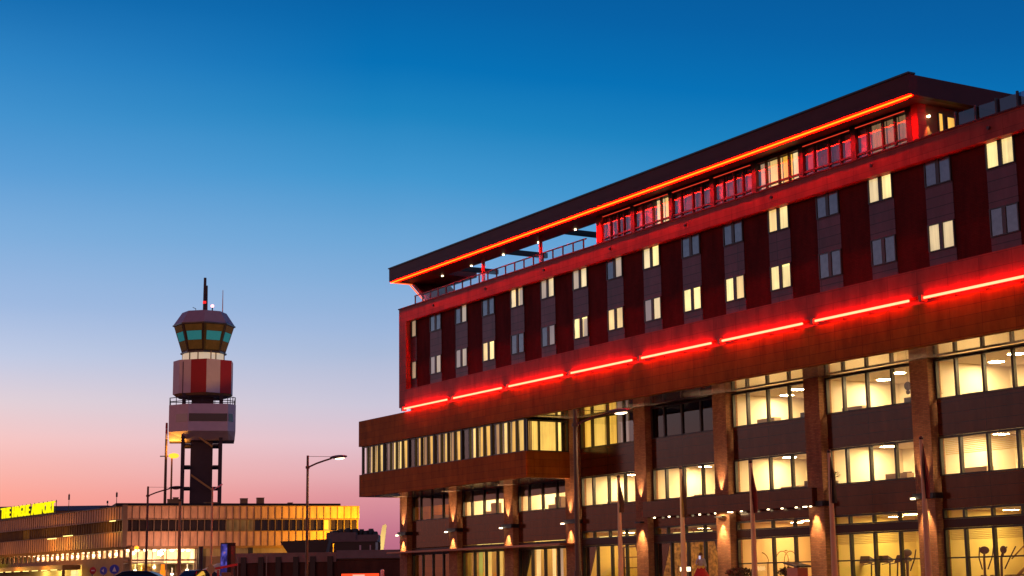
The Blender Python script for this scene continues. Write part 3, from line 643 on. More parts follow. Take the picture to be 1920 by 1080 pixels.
# ground floor: right wing, bright hall
b = MB(); b.obox(TA, uR, nR, 0, LR, -1.2, -.41, 6.12, 6.34); b.obox(TA, uL, nL, 0, LL, -1.2, -.41, 6.12, 6.34); tp(b, 'soffit', 'term_brown')
hall = MB()
hall.obox(TA, uR, nR, .2, 10.2, -9.2, -9, 0, 6.1, 0); hall.obox(TA, uR, nR, .2, 10.2, -9, -1.5, 5.98, 6.1, 1); hall.obox(TA, uR, nR, 10.1, 10.3, -9, -1.5, 0, 5.97, 0); hall.obox(TA, uR, nR, .2, 10.2, -9, -1.5, .01, .1, 0); hall.obox(TA, uR, nR, .2, 10, -8.98, -1.6, 3.95, 4.05, 1)
hl = tp(hall, 'hall_interior', ['cream', 'ceil'])
random.seed(3)
for k in range(8):
    for (z, d, r_) in ((5.9, 2.6+(k % 2)*1.3, .35), (3.5-(k % 3)*.5, 4.2, .26)):
        q = TA+uR*(1.0+k*1.2+random.uniform(-.3, .3))-nR*(d+random.uniform(-.6, .8)); b = MB(); b.ball((q.x, q.y, z), r_, r_, r_*.8, 8, 6); b.tube((q.x, q.y, z+r_*.7), (q.x, q.y, z+.9), .02, n=5); b.build('ceiling_lamp', 'term_light', hl)
for k in range(3):
    q = TA+uR*(2+k*3.2)-nR*6; light('POINT', 'hall_light', (q.x, q.y, 4.9), 620, (1, .62, .34), hl, radius=.4)
b = MB()
for k in range(6): b.obox(TA, uR, nR, k*2.0-.06, k*2.0+.06, -1.4, -1.28, 0, 6.1)
b.obox(TA, uR, nR, 0, 10.2, -1.42, -1.26, 4.3, 4.55); b.obox(TA, uR, nR, 0, 10.2, -1.42, -1.26, 2.6, 2.7)
hw_ = tp(b, 'hall_window', 'term_rib'); b = MB(); b.obox(TA, uR, nR, 0, 10.2, -1.36, -1.33, 0.1, 6.1); b.build('pane', 'glass', hw_)
for k, (cx, hgt) in enumerate(((1.2, 1.2), (2.9, 2.0), (5.2, 1.6), (7.6, 2.3))):   # counters and signs inside
    b = MB(); b.obox(TA, uR, nR, cx, cx+1.5, -5, -4.2, .1, hgt+1.6); b.build('counter', ['shelf', 'gold', 'term_brown', 'shelf'][k], hl)
b = MB(); b.obox(TA, uR, nR, 10.4, LR, -1.6, -1.3, 0, 4.9); tp(b, 'ground_wall', 'term_rib')
b = MB(); b.obox(TA, uR, nR, 10.4, LR, -1.55, -1.35, 4.92, 6.1); tp(b, 'clerestory', 'win_dim')
for k in (10.4, 17.5, 24.5, 32.6):
    b = MB(); b.obox(TA, uR, nR, k, k+.6, -1.2, -.5, 0, 6.1); tp(b, 'support_post', 'black')
# ground floor: left wing with a clerestory strip, canopy and lit doors
b = MB(); b.obox(TA, uL, nL, .4, LL, -1.4, -1.2, 5.98, 6.11); b.obox(TA, uL, nL, .4, LL, -1.4, -1.2, 4.2, 4.9); b.obox(TA, uL, nL, .4, LL, -1.4, -1.2, 0, .4); b.obox(TA, uL, nL, .4, 19.5, -1.39, -1.21, .4, 4.2)
for k in range(46): b.obox(TA, uL, nL, .4+k*2.2, 1.15+k*2.2, -1.38, -1.22, 4.9, 5.98)
tp(b, 'ground_wall', 'term_brown')
hall = MB(); hall.obox(TA, uL, nL, .5, LL, -6.2, -6, 0, 6.1, 0); hall.obox(TA, uL, nL, .5, LL, -6, -1.5, 5.98, 6.1, 1); hall.obox(TA, uL, nL, .5, LL, -6, -1.5, 4.1, 4.2, 1)
hl = tp(hall, 'hall_interior', ['cream', 'ceil'])
for k in range(7):
    q = TA+uL*(4+k*7.5)-nL*3.6; light('POINT', 'hall_light', (q.x, q.y, 5.3), 420, (1, .62, .36), hl, radius=.25)
    q = TA+uL*(4+k*7.5)-nL*4; light('POINT', 'door_light', (q.x, q.y, 3.4), 340, (1, .68, .16), hl, radius=.25)
for k in range(14):
    q = TA+uL*(2.6+k*3.1)-nL*2.4; b = MB(); b.ball((q.x, q.y, 5.45), .3, .3, .24, 8, 6); b.build('ceiling_lamp', 'term_light', hl)
can = MB(); can.obox(TA, uL, nL, 17.8, LL, -.4, 2.4, 3.4, 4.1); can.obox(TA, uL, nL, 17.7, 18.0, 2.0, 2.4, 0, 3.4); tp(can, 'entrance_canopy', 'term_brown')
for k in range(9):
    cl = tp(MB().obox(TA, uL, nL, 20+k*4.2, 22.6+k*4.2, 2.41, 2.5, 3.36, 3.46), 'canopy_lamp', 'bar')
    if k % 3 == 1: q = TA+uL*(21+k*4.2)+nL*4; light('POINT', 'sodium_light', (q.x, q.y, 3.5), 480, (1, .46, .06), cl, radius=.3)
b = MB(); b.obox(TA, uL, nL, 18.2, 20.2, -.2, .2, .3, 3.3); tp(b, 'lit_door', 'cur_lit_a')
b = MB(); b.obox(TA, uL, nL, 55.5, 64, 0.02, .3, 4.5, 5.25); tp(b, 'light_panel', 'sign_yellow')
for k, (s0, z) in enumerate(((20, 8.42), (27, 8.2), (3, 9.95))):
    b = MB(); b.obox(TA, uL, nL, s0, s0+(4 if k < 2 else 2.2), .18, .24, z, z+.13); sp_ = tp(b, 'strip_lamp', 'bar'); q = TA+uL*(s0+2)+nL*2.2; light('POINT', 'sodium_light', (q.x, q.y, z-1.2), 300, (1, .46, .06), sp_, radius=.3)
q = TA+uR*1.6+nR*1.2
cl = tp(MB().ball((q.x, q.y, 6.1), .32, .32, .26, 10, 8), 'corner_lamp', 'sodium'); tp(MB().obox(TA, uR, nR, 1.5, 1.7, .0, 1.2, 6.3, 6.36), 'lamp_bracket', 'black')
q = TA+uR*6+nR*7; light('POINT', 'corner_light', (q.x, q.y, 5.6), 2300, (1, .50, .34), cl, radius=.4)
# yellow roof sign
sg = thing('roof_sign', 'yellow lit letters THE HAGUE AIRPORT on the roof edge of the terminal', 'sign')
cu = bpy.data.curves.new('letters', 'FONT'); cu.body = 'THE HAGUE AIRPORT'; cu.size = 2.45; cu.extrude = .12; cu.offset = .025; cu.space_character = 1.05; cu.space_word = 1.25
to = bpy.data.objects.new('letters', cu); COL.objects.link(to); to.parent = sg; cu.materials.append(M['sign_yellow'])
S0 = 54.4; p0 = TA+uL*S0+nL*.15
xax = -uL; to.matrix_world = Matrix(((xax.x, 0, nL.x, p0.x), (xax.y, 0, nL.y, p0.y), (0, 1, 0, 12.35), (0, 0, 0, 1)))
bpy.context.view_layer.update(); wlen = to.dimensions.x; k = (54.4-28.6)/wlen
to.matrix_world = Matrix(((xax.x*k, 0, nL.x, p0.x), (xax.y*k, 0, nL.y, p0.y), (0, 1, 0, 12.35), (0, 0, 0, 1)))
bpy.context.view_layer.update()
me = bpy.data.meshes.new_from_object(to); mw = to.matrix_world.copy(); bpy.data.objects.remove(to)
lo = bpy.data.objects.new('letters', me); COL.objects.link(lo); lo.matrix_world = mw; lo.parent = sg
b = MB(); b.obox(TA, uL, nL, 28.2, 54.6, -.1, .0, 12.2, 12.3); b.obox(TA, uL, nL, 28.2, 54.6, -.1, .0, 13.9, 14.0)
for q in range(14): b.obox(TA, uL, nL, 28.3+q*2, 28.4+q*2, -.1, 0, 12.0, 14.2)
b.build('sign_frame', 'black', sg)

# ================================================================ control tower
tb = Vector((-252.4, 92.6, 0)); v = Vector((-tb.x, -tb.y, 0)).normalized(); tw_r = Vector((-v.y, v.x, 0))   # v to the camera
ang = math.atan2(v.y, v.x)
TW = thing('control_tower', 'airport control tower with red and white drum and dark glass cab', 'control tower', tuple(tb), ang)
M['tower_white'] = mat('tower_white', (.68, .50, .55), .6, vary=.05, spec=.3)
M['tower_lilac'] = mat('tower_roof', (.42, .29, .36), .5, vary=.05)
M['tower_red'] = mat('tower_red', (.40, .008, .010), .6, vary=.05)
M['tower_dark'] = mat('tower_dark', (.045, .022, .03), .6)
M['cab_dark'] = mat('cab_frame', (.05, .028, .018), .35)
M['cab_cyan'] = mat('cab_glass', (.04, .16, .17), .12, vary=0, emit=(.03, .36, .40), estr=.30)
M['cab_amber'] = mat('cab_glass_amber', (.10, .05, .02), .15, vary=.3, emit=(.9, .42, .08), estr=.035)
M['neck'] = mat('neck_lit', (.7, .62, .52), .5, emit=(1, .78, .5), estr=.45)
def wp(mb, name, mats, parent=None, **kw): return mb.build(name, mats, parent or TW, **kw)
# local frame: x toward the camera, y to the right in the photo is -y ... (y = left)
def ngon(r, n=8, off=22.5, sx=1, sy=1): return [(r*sx*math.cos(R(off+360/n*i)), r*sy*math.sin(R(off+360/n*i))) for i in range(n)]
for y in (-2.95, 2.95):
    for x in (-2.95, 2.95): wp(MB().box(x-.28, x+.28, y-.28, y+.28, 0, 36.2), 'corner_column', 'tower_dark')
wp(MB().box(-1.75, 1.75, -1.75, 1.75, 0, 36.5), 'shaft_core', 'tower_dark')
b = MB()
for z in (6, 9.5, 13, 16.0, 19.4, 22.8):
    b.box(-3.0, 3.0, -3.1, -1.76, z, z+.28); b.box(-3.0, 3.0, 1.76, 3.1, z, z+.28)
wp(b, 'landing', 'tower_dark')
M['stair_gold'] = mat('stair_rail', (.45, .24, .06), .5)
for z in (9.2, 16.2, 23.0):
    b = MB(); b.add([(3.0, -1.6, z+2.1), (3.0, 1.7, z-.2), (3.0, 1.7, z-.55), (3.0, -1.6, z+1.75), (3.25, -1.6, z+2.1), (3.25, 1.7, z-.2), (3.25, 1.7, z-.55), (3.25, -1.6, z+1.75)], [(0, 3, 2, 1), (4, 5, 6, 7), (0, 1, 5, 4), (1, 2, 6, 5), (2, 3, 7, 6), (3, 0, 4, 7)])
    wp(b, 'stair', 'stair_gold')
# lower cabin: wide hexagonal box with a chamfered foot
hexp2 = [(3.2, 5.25), (4.8, 4.0), (4.8, -2.2), (2.0, -5.25), (-4.2, -5.25), (-4.2, 5.25)]
hexb2 = [(1.8, 5.15), (2.6, 4.2), (2.6, -2.4), (1.2, -5.15), (-4.1, -5.15), (-4.1, 5.15)]
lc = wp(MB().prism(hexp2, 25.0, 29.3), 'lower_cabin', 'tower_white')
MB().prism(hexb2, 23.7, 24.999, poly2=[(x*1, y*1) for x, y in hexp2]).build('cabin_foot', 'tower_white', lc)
M['cabin_glass'] = mat('cabin_glass', (.03, .06, .07), .12, vary=0)
M['cabin_glass_pale'] = mat('cabin_glass_pale', (.5, .45, .42), .2, vary=0)
b = MB(); b.box(4.801, 4.84, -2.1, 3.9, 26.5, 27.75); b.build('cabin_window', 'cabin_glass', lc)
for (xa, ya), (xb, yb), mm in (((4.8, -2.2), (2.0, -5.25), 'cabin_glass_pale'), ((4.8, 4.0), (3.2, 5.25), 'cabin_glass')):
    a = Vector((xa, ya, 0)); c = Vector((xb, yb, 0)); u = (c-a).normalized(); nn = Vector((u.y, -u.x, 0)); nn = nn if nn.x > 0 else -nn; L = (c-a).length
    MB().obox(a, u, nn, .15, L*.62, .001, .04, 26.5, 27.75).build('cabin_window', mm, lc)
b = MB()
for (p, q) in zip(hexp2, hexp2[1:]+hexp2[:1]):
    for z in (29.85, 30.45): b.tube((p[0]*.98, p[1]*.98, z), (q[0]*.98, q[1]*.98, z), .07, n=6)
    for t in (0, .33, .66): b.tube((p[0]*.98+(q[0]-p[0])*.98*t, p[1]*.98+(q[1]-p[1])*.98*t, 29.3), (p[0]*.98+(q[0]-p[0])*.98*t, p[1]*.98+(q[1]-p[1])*.98*t, 30.45), .06, n=6)
wp(b, 'railing', 'tower_dark')
# drum, panel by panel
pts = [(4.9, .5), (2.6, 4.45), (-.5, 4.75), (-3.5, 3.3), (-4.9, -.5), (-2.9, -4.1), (.6, -4.75), (2.9, -3.75)]
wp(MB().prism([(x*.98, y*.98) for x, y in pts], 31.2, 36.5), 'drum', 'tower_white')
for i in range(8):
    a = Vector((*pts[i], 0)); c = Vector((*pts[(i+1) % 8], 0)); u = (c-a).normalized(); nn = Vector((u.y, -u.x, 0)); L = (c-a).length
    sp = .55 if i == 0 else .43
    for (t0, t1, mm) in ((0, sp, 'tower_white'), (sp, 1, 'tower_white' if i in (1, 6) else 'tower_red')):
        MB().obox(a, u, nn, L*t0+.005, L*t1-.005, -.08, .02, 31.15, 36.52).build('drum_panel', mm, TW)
b = MB(); b.prism([(x*.9, y*.9) for x, y in pts], 30.8, 31.14, poly2=[(x*.99, y*.99) for x, y in pts]); wp(b, 'drum_foot', 'term_brown')
wp(MB().prism(ngon(3.35, 16, 0), 36.53, 38.0), 'neck', 'neck')
for t in (20, 35, 75, 140, 200, 260, 320, -15, -40): wp(MB().tube((3.4*math.cos(R(t)), 3.4*math.sin(R(t)), 36.53), (3.4*math.cos(R(t)), 3.4*math.sin(R(t)), 38.0), .09, n=6), 'neck_rib', 'term_brown')
cab0, cab1 = ngon(3.48, 8, 0), ngon(4.82, 8, 0)
wp(MB().prism(cab0, 38.0, 42.3, poly2=cab1), 'cab', 'cab_dark')
wp(MB().prism(ngon(3.7, 8, 0), 37.75, 37.999), 'cab_sill', 'cab_dark')
def lerp8(z): t = (z-38.0)/4.3; return [(a[0]*(1-t)+c[0]*t, a[1]*(1-t)+c[1]*t) for a, c in zip(cab0, cab1)]
for i in range(8):
    for (za, zb, mm, e) in ((38.3, 39.7, 'cab_amber', .04), (39.75, 41.15, 'cab_cyan', .045), (41.2, 42.2, 'cab_amber', .04)):
        A_, B2 = lerp8(za), lerp8(zb); j = (i+1) % 8; k = 1.012; f = .10 if mm != 'cab_cyan' else .13
        q = []
        for P_, z in ((A_, za), (B2, zb)):
            a = Vector((*P_[i], 0)); c = Vector((*P_[j], 0)); q.append([(a+(c-a)*f)*k+Vector((0, 0, z)), (a+(c-a)*.5)*k+Vector((0, 0, z)), (c+(a-c)*f)*k+Vector((0, 0, z))])
        b = MB(); b.quad(q[0][0], q[0][1], q[1][1], q[1][0]); b.quad(q[0][1], q[0][2], q[1][2], q[1][1]); wp(b, 'cab_window', mm)
wp(MB().prism(ngon(5.05, 8, 0), 42.301, 42.5), 'roof_edge', 'cab_dark')
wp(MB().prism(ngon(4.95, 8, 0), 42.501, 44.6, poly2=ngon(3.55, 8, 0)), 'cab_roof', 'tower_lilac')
b = MB(); b.tube((0, .0, 44.6), (0, .0, 50.5), .28, .22, 8); b.tube((.0, .30, 44.6), (.0, .30, 49.2), .2, .16, 8); wp(b, 'mast', 'tower_dark')
wp(MB().tube((0, .0, 46.2), (0, .0, 46.6), .3, .3, 8), 'mast_light', emis('red_mast_light', (1, .02, .02), 1.5))
b = MB(); b.tube((.5, 2.9, 44.5), (.5, 2.9, 48.4), .09, .05, 6); wp(b, 'antenna', 'tower_white')
b = MB(); b.tube((.5, 1.25, 44.6), (.5, 1.25, 45.5), .1, .1, 6); bl = wp(b, 'beacon_post', 'tower_dark')
MB().ball((.5, 1.25, 45.75), .26, nu=8, nv=6).build('beacon_light', emis('pink_beacon', (1, .28, .30), 5), bl)
wp(MB().tube((.3, -1.4, 44.6), (.3, -1.4, 45.3), .05, n=6).tube((.3, -1.4, 45.3), (.3, -1.9, 45.5), .05, n=6), 'roof_aerial', 'tower_dark')

# ================================================================ masts and lamps
mp = thing('obstruction_mast', 'thin red topped mast standing behind the terminal beside the control tower', 'mast', (-253.6, 87.1, 0))
MB().tube((0, 0, 0), (0, 0, 24), .30, .20, 8).build('mast_pole', 'pole_brown', mp)
for z0, z1, c in ((24, 24.9, 'tower_white'), (24.9, 25.5, 'tower_red'), (25.5, 25.7, 'tower_white'), (25.7, 26.6, 'tower_red')): MB().tube((0, 0, z0), (0, 0, z1), .2, .18, 8).build('mast_band', c, mp)
sl = thing('floodlight_mast', 'tall sodium lamp shining orange on its pole in front of the tower', 'lamp mast', (-253.2, 87.95, 0))
sl['label'] = 'tall mast with a glowing orange sodium lamp left of the control tower'
M['sodium_pole'] = mat('sodium_pole', (.45, .25, .08), .5)
MB().tube((0, 0, 0), (0, 0, 21.6), .22, .14, 8).build('mast_pole', 'sodium_pole', sl)
b = MB(); a = Vector((.51, .86, 0)); b.obox((0, 0, 0), a, (.86, -.51, 0), -1.9, 1.0, -.1, .1, 21.2, 21.35); hd = b.build('lamp_head', 'black', sl)
b = MB(); q = a*.35+Vector((.86, -.51, 0))*.3; b.ball((q.x, q.y, 21.3), .85, .85, .42, 12, 8); b.build('lamp_bulb', 'sodium', hd)
light('POINT', 'sodium_light', (q.x+.5, q.y-.3, 22.2), 900, (1, .42, .05), sl, radius=.4)

def street_lamp(name, label, x, y, h, r, lit, out=1.85, style='pole_brown', col=(1, .78, .5), watt=700):
    o = thing(name, label, 'street lamp', (x, y, 0), 0, 'street lamps in front of the buildings')
    a = Vector((.505, .863, 0))
    MB().tube((0, 0, 0), (0, 0, h), r, r*.7, 10).tube((0, 0, 0), (0, 0, .9), r*1.5, r*1.4, 10).build('lamp_post', style, o)
    b = MB(); p = [Vector((0, 0, h-.70))+a*t+Vector((0, 0, .62*(t/out)**.8)) for t in (0, out*.3, out*.55, out*.8)]
    b.path(p, .05, 8); b.tube((0, 0, h-.05), Vector((0, 0, h-.08))+a*(out*.75), .014, n=6); b.tube((0, 0, h-.76), (0, 0, h-.62), r*1.25, r*1.25, 10)
    b.build('lamp_arm', style, o)
    c = Vector((0, 0, h-.10))+a*(out+.05)
    rot = math.atan2(a.y, a.x); b = MB(); b.ball((0, 0, 0), .52, .2, .11, 14, 8); hd = b.build('lamp_head', 'black' if not lit else 'grey_metal', o); hd.location = c; hd.rotation_euler = (0, -.06, rot)
    g_ = MB(); g_.ball((.06, 0, -.075), .30, .14, .09, 12, 6); g_.build('lamp_glass', emis('street_lamp_glass', (1, .72, .42), 6) if lit else 'grey_metal', hd)
    if lit: light('SPOT', 'street_light', (0.06, 0, -.22), watt, col, hd, (0, 0, -1), spot=165, blend=.6, radius=.12)
    return o
street_lamp('street_lamp', 'slim street lamp with an unlit head before the terminal corner', -119.2, 39.62, 7.9, .11, False, out=2.0)
street_lamp('street_lamp', 'lit street lamp standing between the terminal and the hotel', -88.75, 39.07, 7.95, .10, True, out=1.75)
street_lamp('street_lamp', 'lit street lamp in front of the hotel wing corner', -60.25, 39.22, 7.9, .12, True, out=1.9)
pl = thing('light_pole', 'plain golden brown pole without a lamp before the terminal', 'pole', (-125.9, 44.5, 0))
MB().tube((0, 0, 0), (0, 0, 7.2), .14, .11, 8).build('shaft', 'sodium_pole', pl); MB().tube((0, 0, 7.2), (0, 0, 7.3), .14, .14, 8).build('cap', 'black', pl)

# ================================================================ flagpoles with limp flags
fl = [(-65.4, 5.35, 'dark brown', (.10, .05, .02), (.06, .03, .015), 1.55, 'before the dark spandrel left of the second bare column'),
      (-60.4, 5.42, 'gold and dark', (.32, .15, .02), (.05, .02, .01), 2.05, ''), (-55.4, 5.35, 'dark red', (.10, .02, .02), (.12, .01, .01), 2.0, ''),
      (-50.4, 5.42, 'black', (.02, .015, .015), (.03, .02, .02), 1.9, ''), (-45.25, 5.54, 'black and red', (.02, .012, .012), (.16, .015, .015), 2.1, '')]
places = ['flagpole left of the entrance canopy, leftmost of the row', 'flagpole in front of the entrance canopy with a gold flag', 'flagpole right of the canopy lit column with a dark red flag', 'flagpole beside the brick column left of the gym', 'flagpole nearest the camera, beside the rightmost brick column']
for i, (x, h, nm, c1, c2, fh, _) in enumerate(fl):
    f = thing('flagpole', places[i], 'flagpole', (x, 45.0, 0), 0, 'flagpoles along the hotel front')
    MB().tube((0, 0, 0), (0, 0, h), .135, .065, 10).build('shaft', 'flagpole', f); b = MB(); b.ball((0, 0, h+.05), .085, nu=8, nv=6); b.build('finial', 'black', f)
    cm = mat('flag_cloth', c1, .9, vary=.3, vscale=4); cm2 = mat('flag_cloth', c2, .9, vary=.3, vscale=4)
    b = MB(); nx = 10; nz = 14; rnd = random.Random(i)
    for j in range(nz):
        for k in range(nx):
            def pt(jj, kk):
                t = kk/nx; s = jj/nz; wd = .08+.20*min(1, s*1.4)*(1-.2*s); ph = kk*1.9+rnd.random()*0+i
                return (.06+t*wd*.6, (.09*math.sin(ph+s*2.2)+.07*t)*min(1, s*2+.15), h-.12-fh*s-.32*t*(1-s))
            b.quad(pt(j, k), pt(j, k+1), pt(j+1, k+1), pt(j+1, k), 0 if k < nx//2 else 1)
    o = b.build('flag', [cm, cm2], None, smooth=True); o.location = (x, 45.0, 0)
    tag(o, f'limp {nm} flag hanging from its pole', 'flag', 'flags hanging on the flagpoles')

# ================================================================ things between terminal and hotel
M['deck'] = mat('deck_concrete', (.30, .20, .17), .8, vary=.15); M['deck_blue_lit'] = mat('deck_concrete_blue_lit', (.24, .20, .21), .8, vary=.12)  # second concrete tone carries the bluish light on that parapet stretch
M['deck_wall'] = brick_mat('deck_brick', (.11, .035, .022), (.09, .03, .018), (.06, .03, .02), .24, .08, .01, .8, .2)
M['dark'] = mat('dark_steel', (.022, .016, .016), .5); M['grey_roof'] = mat('grey_roof', (.17, .12, .12), .7)
D0, D1, D2 = Vector((-126.3, 49.3, 0)), Vector((-122.05, 56.3, 0)), Vector((-117.5, 64.0, 0))
uD = (D1-D0).normalized(); nD = Vector((uD.y, -uD.x, 0)); nD = nD if nD.dot(-D0) > 0 else -nD
dk = thing('parking_deck', 'low brown walled parking deck with a concrete parapet left of the hotel', 'parking deck')
L1 = (D1-D0).length; L2 = (D2-D0).length
MB().obox(D0, uD, nD, -.2, L1, -14, 0, 0, 2.35).build('lower_wall', 'deck_wall', dk)
MB().obox(D0, uD, nD, L1+.01, L2, -14, -.02, 0, 2.45).build('lower_wall', 'deck_wall', dk)
MB().obox(D0, uD, nD, -.3, L1, -.3, .12, 2.36, 3.12).build('parapet', 'deck', dk)
MB().obox(D0, uD, nD, L1+.01, L2, -.3, .10, 2.60, 3.26).build('parapet', 'deck_blue_lit', dk)
MB().obox(D0, uD, nD, -.2, L2, -14, -.31, 2.5, 2.7).build('deck_slab', 'deck', dk)
for k in (.55, 1.95, 3.35, 4.75, 6.1, 7.5): MB().obox(D0, uD, nD, k, k+.42, .121, .30, 0, 2.8).build('pilaster', 'dark', dk)
for k in (.3, 2.6): MB().obox(D0, uD, nD, k, k+.06, .35, .41, 0, 2.85).build('downpipe', 'grey_metal', dk)
# floodlight that washes the end of the terminal; a second unseen one is added for the aircraft fin
fp = D2-nD*8; q = TB+nR*9+uR*1.2
fl_ = thing('floodlight', 'short post with a sodium floodlight behind the parking deck', 'floodlight', tuple(q))
MB().tube((0, 0, 0), (0, 0, 5.0), .1, .08, 8).build('post', 'dark', fl_)
hd = MB().box(-.3, .3, -.35, .35, 5.0, 5.4).build('lamp_head', 'dark', fl_)
light('SPOT', 'sodium_flood', (-.5, .1, 5.3), 27000, (1, .48, .0), hd, TB+uR*(-3)+Vector((0, 0, 9))-q-Vector((0, 0, 5.3)), spot=120, blend=1.0, radius=.3)
q2 = Vector((-190.5, 94.5, 0)); f2 = thing('floodlight', 'unseen low floodlight added to light the aircraft fin behind the pavilion', 'floodlight', tuple(q2))
MB().tube((0, 0, 0), (0, 0, 2.6), .09, .08, 8).build('post', 'dark', f2); hd2 = MB().box(-.25, .25, -.25, .25, 2.6, 2.95).build('lamp_head', 'dark', f2)
light('SPOT', 'added_tail_flood', (-.35, .2, 3.0), 5200, (1, .74, .26), hd2, Vector((-200, 99, 7.3))-q2-Vector((0, 0, 3.0)), spot=55, blend=.6, radius=.2)
# dark low structures on and behind the deck
cn_ = thing('loading_container', 'dark open topped container with sloping ends above the parking deck', 'container', (-135.0, 59.3, 0), math.atan2(uD.y, uD.x))
b = MB(); P = [(-2.1, 4.35), (2.2, 4.5), (1.9, 3.3), (-1.4, 3.3)]; n = 4; vs = [(x, -1.1, z) for x, z in P]+[(x, 1.1, z) for x, z in P]
b.add(vs, [tuple(range(n)), tuple(range(2*n-1, n-1, -1))]+[(j, n+j, n+(j+1) % n, (j+1) % n) for j in range(n)]); b.build('bin', 'dark', cn_)
b = MB(); b.box(-1.3, 1.8, -1.0, 1.0, 0, 3.29); b.build('base', 'dark', cn_)
vn = thing('utility_cabin', 'low dark utility cabin with a pale door frame on the deck', 'cabin', (-131.6, 62.6, 0), math.atan2(uD.y, uD.x))
MB().box(-1.8, 1.8, -1.2, 1.2, 0, 4.2).build('body', 'dark', vn); MB().box(-1.95, 1.95, -1.35, 1.35, 4.2, 4.36).build('roof', 'grey_roof', vn)
MB().box(.4, .55, -1.24, -1.201, 2.6, 3.9).build('door_frame', 'tower_white', vn); MB().box(1.3, 1.4, -1.24, -1.201, 2.6, 3.9).build('door_frame', 'tower_white', vn)
PA = Vector((-152.6, 69.5, 0)); PB = Vector((-150.15, 73.9, 0)); uP = (PB-PA).normalized(); nP = Vector((uP.y, -uP.x, 0)); nP = nP if nP.dot(-PA) > 0 else -nP; LP = (PB-PA).length
pv = thing('open_pavilion', 'grey roofed open pavilion on dark legs before the yellow lit terminal end', 'pavilion')
MB().obox(PA, uP, nP, -.2, LP*.55, -4.5, .2, 4.75, 5.75).build('roof', 'grey_roof', pv)
MB().obox(PA, uP, nP, LP*.55+.01, LP, -4.0, .0, 4.75, 5.5).build('roof', 'grey_roof', pv)
for k in (0, .16, .32, .6, .78, .95): MB().obox(PA, uP, nP, LP*k, LP*k+.42, -.6, -.2, 0, 4.74).build('leg', 'dark', pv)
for k in (.05, .5, .9): MB().obox(PA, uP, nP, LP*k, LP*k+.5, -4.3, -3.9, 0, 4.74).build('leg', 'dark', pv)
random.seed(5)
for k, h in ((.1, .3), (.22, .45), (.36, .6), (.5, .5), (.63, .75), (.72, .55), (.82, .8), (.9, .45)):
    q = PA+uP*(LP*k)-nP*1.5; b = MB(); zt = 5.75 if k < .55 else 5.5
    w_ = .2+.25*((k*37) % 1); b.box(q.x-w_, q.x+w_, q.y-w_, q.y+w_, zt+.001, zt+h*.6); b.box(q.x-w_*.5, q.x+w_*.9, q.y-w_*.5, q.y+w_*.8, zt+h*.601, zt+h*.8); b.build('roof_vent', 'dark', pv)
MB().obox(PA, uP, nP, -.1, LP, -4.4, -.1, 2.3, 2.75).build('barrier', 'dark', pv)
tb2 = thing('ticket_kiosk', 'small dark kiosk with a rounded window beside the aircraft fin', 'kiosk', (-127.0, 65.8, 0))
MB().box(-.7, .7, -.7, .7, 0, 4.0).build('body', 'dark', tb2); MB().box(-.85, .85, -.85, .85, 4.0, 4.2).build('roof', 'dark', tb2)
MB().box(.701, .72, -.35, .35, 3.0, 3.75).build('window', 'cur_faint', tb2)
# aircraft behind, only its fin shows
ap = thing('aircraft', 'parked airliner whose lit pale fin rises behind the pavilion', 'aircraft', (-199.9, 98.9, 0), math.atan2(.86, .51))
M['fin'] = mat('aircraft_white', (.75, .66, .45), .4, vary=.03)
b = MB(); prof = [(-16, .3), (-14, 1.1), (-11, 1.6), (2, 1.6), (6, 1.3), (10, .5), (11.5, .15)]
for (x0, r0), (x1, r1) in zip(prof, prof[1:]): b.tube((x0-8, 0, 2.6+(0 if x0 < 2 else (x0-2)*.09)), (x1-8, 0, 2.6+(0 if x1 < 2 else (x1-2)*.09)), r0, r1, 14)
b.build('fuselage', 'fin', ap)
def wingm(P, y0, y1, vertical=False, t0=.18, t1=.08):
    b = MB(); vs = []
    if vertical: vs = [(x, -t0 if z < 6 else -t1, z) for x, z in P]+[(x, t0 if z < 6 else t1, z) for x, z in P]
    n = len(P); b.add(vs, [tuple(range(n)), tuple(range(2*n-1, n-1, -1))]+[(j, n+j, n+(j+1) % n, (j+1) % n) for j in range(n)]); return b
wingm([(-1.1, 3.4), (-.1, 3.5), (.35, 6.0), (.62, 8.35), (.48, 8.6), (.08, 8.4), (-.55, 5.6)], 0, 0, True).build('tail_fin', 'fin', ap)
for s in (-1, 1):
    b = MB(); P = [(-1.2, s*.8, 3.6), (1.0, s*.8, 3.6), (1.6, s*4.2, 3.9), (.6, s*4.2, 3.9)]; b.add(P+[(x, y, z+.14) for x, y, z in P], [(0, 1, 2, 3), (7, 6, 5, 4), (0, 4, 5, 1), (1, 5, 6, 2), (2, 6, 7, 3), (3, 7, 4, 0)]); b.build('tailplane', 'fin', ap)
    b = MB(); P = [(-14, s*1.4, 2.0), (-9, s*1.4, 2.0), (-6.5, s*14, 2.9), (-8, s*14, 2.9)]; b.add(P+[(x, y, z+.25) for x, y, z in P], [(0, 1, 2, 3), (7, 6, 5, 4), (0, 4, 5, 1), (1, 5, 6, 2), (2, 6, 7, 3), (3, 7, 4, 0)]); b.build('wing', 'fin', ap)
# hangar far off behind the sign
hg = thing('hangar', 'long dark hangar roof far behind the yellow roof sign', 'hangar', (-406, 106, 0), math.atan2(.86, .51))
b = MB(); b.prism([(-34, -12), (24, -12), (24, 14), (-34, 14)], 0, 19); b.build('wall', 'term_rib', hg); MB().prism([(-34.5, -12.5), (24.5, -12.5), (24.5, 14.5), (-34.5, 14.5)], 19.01, 20.4, poly2=[(-30, -6), (20, -6), (20, 8), (-30, 8)]).build('roof', 'grey_roof', hg)

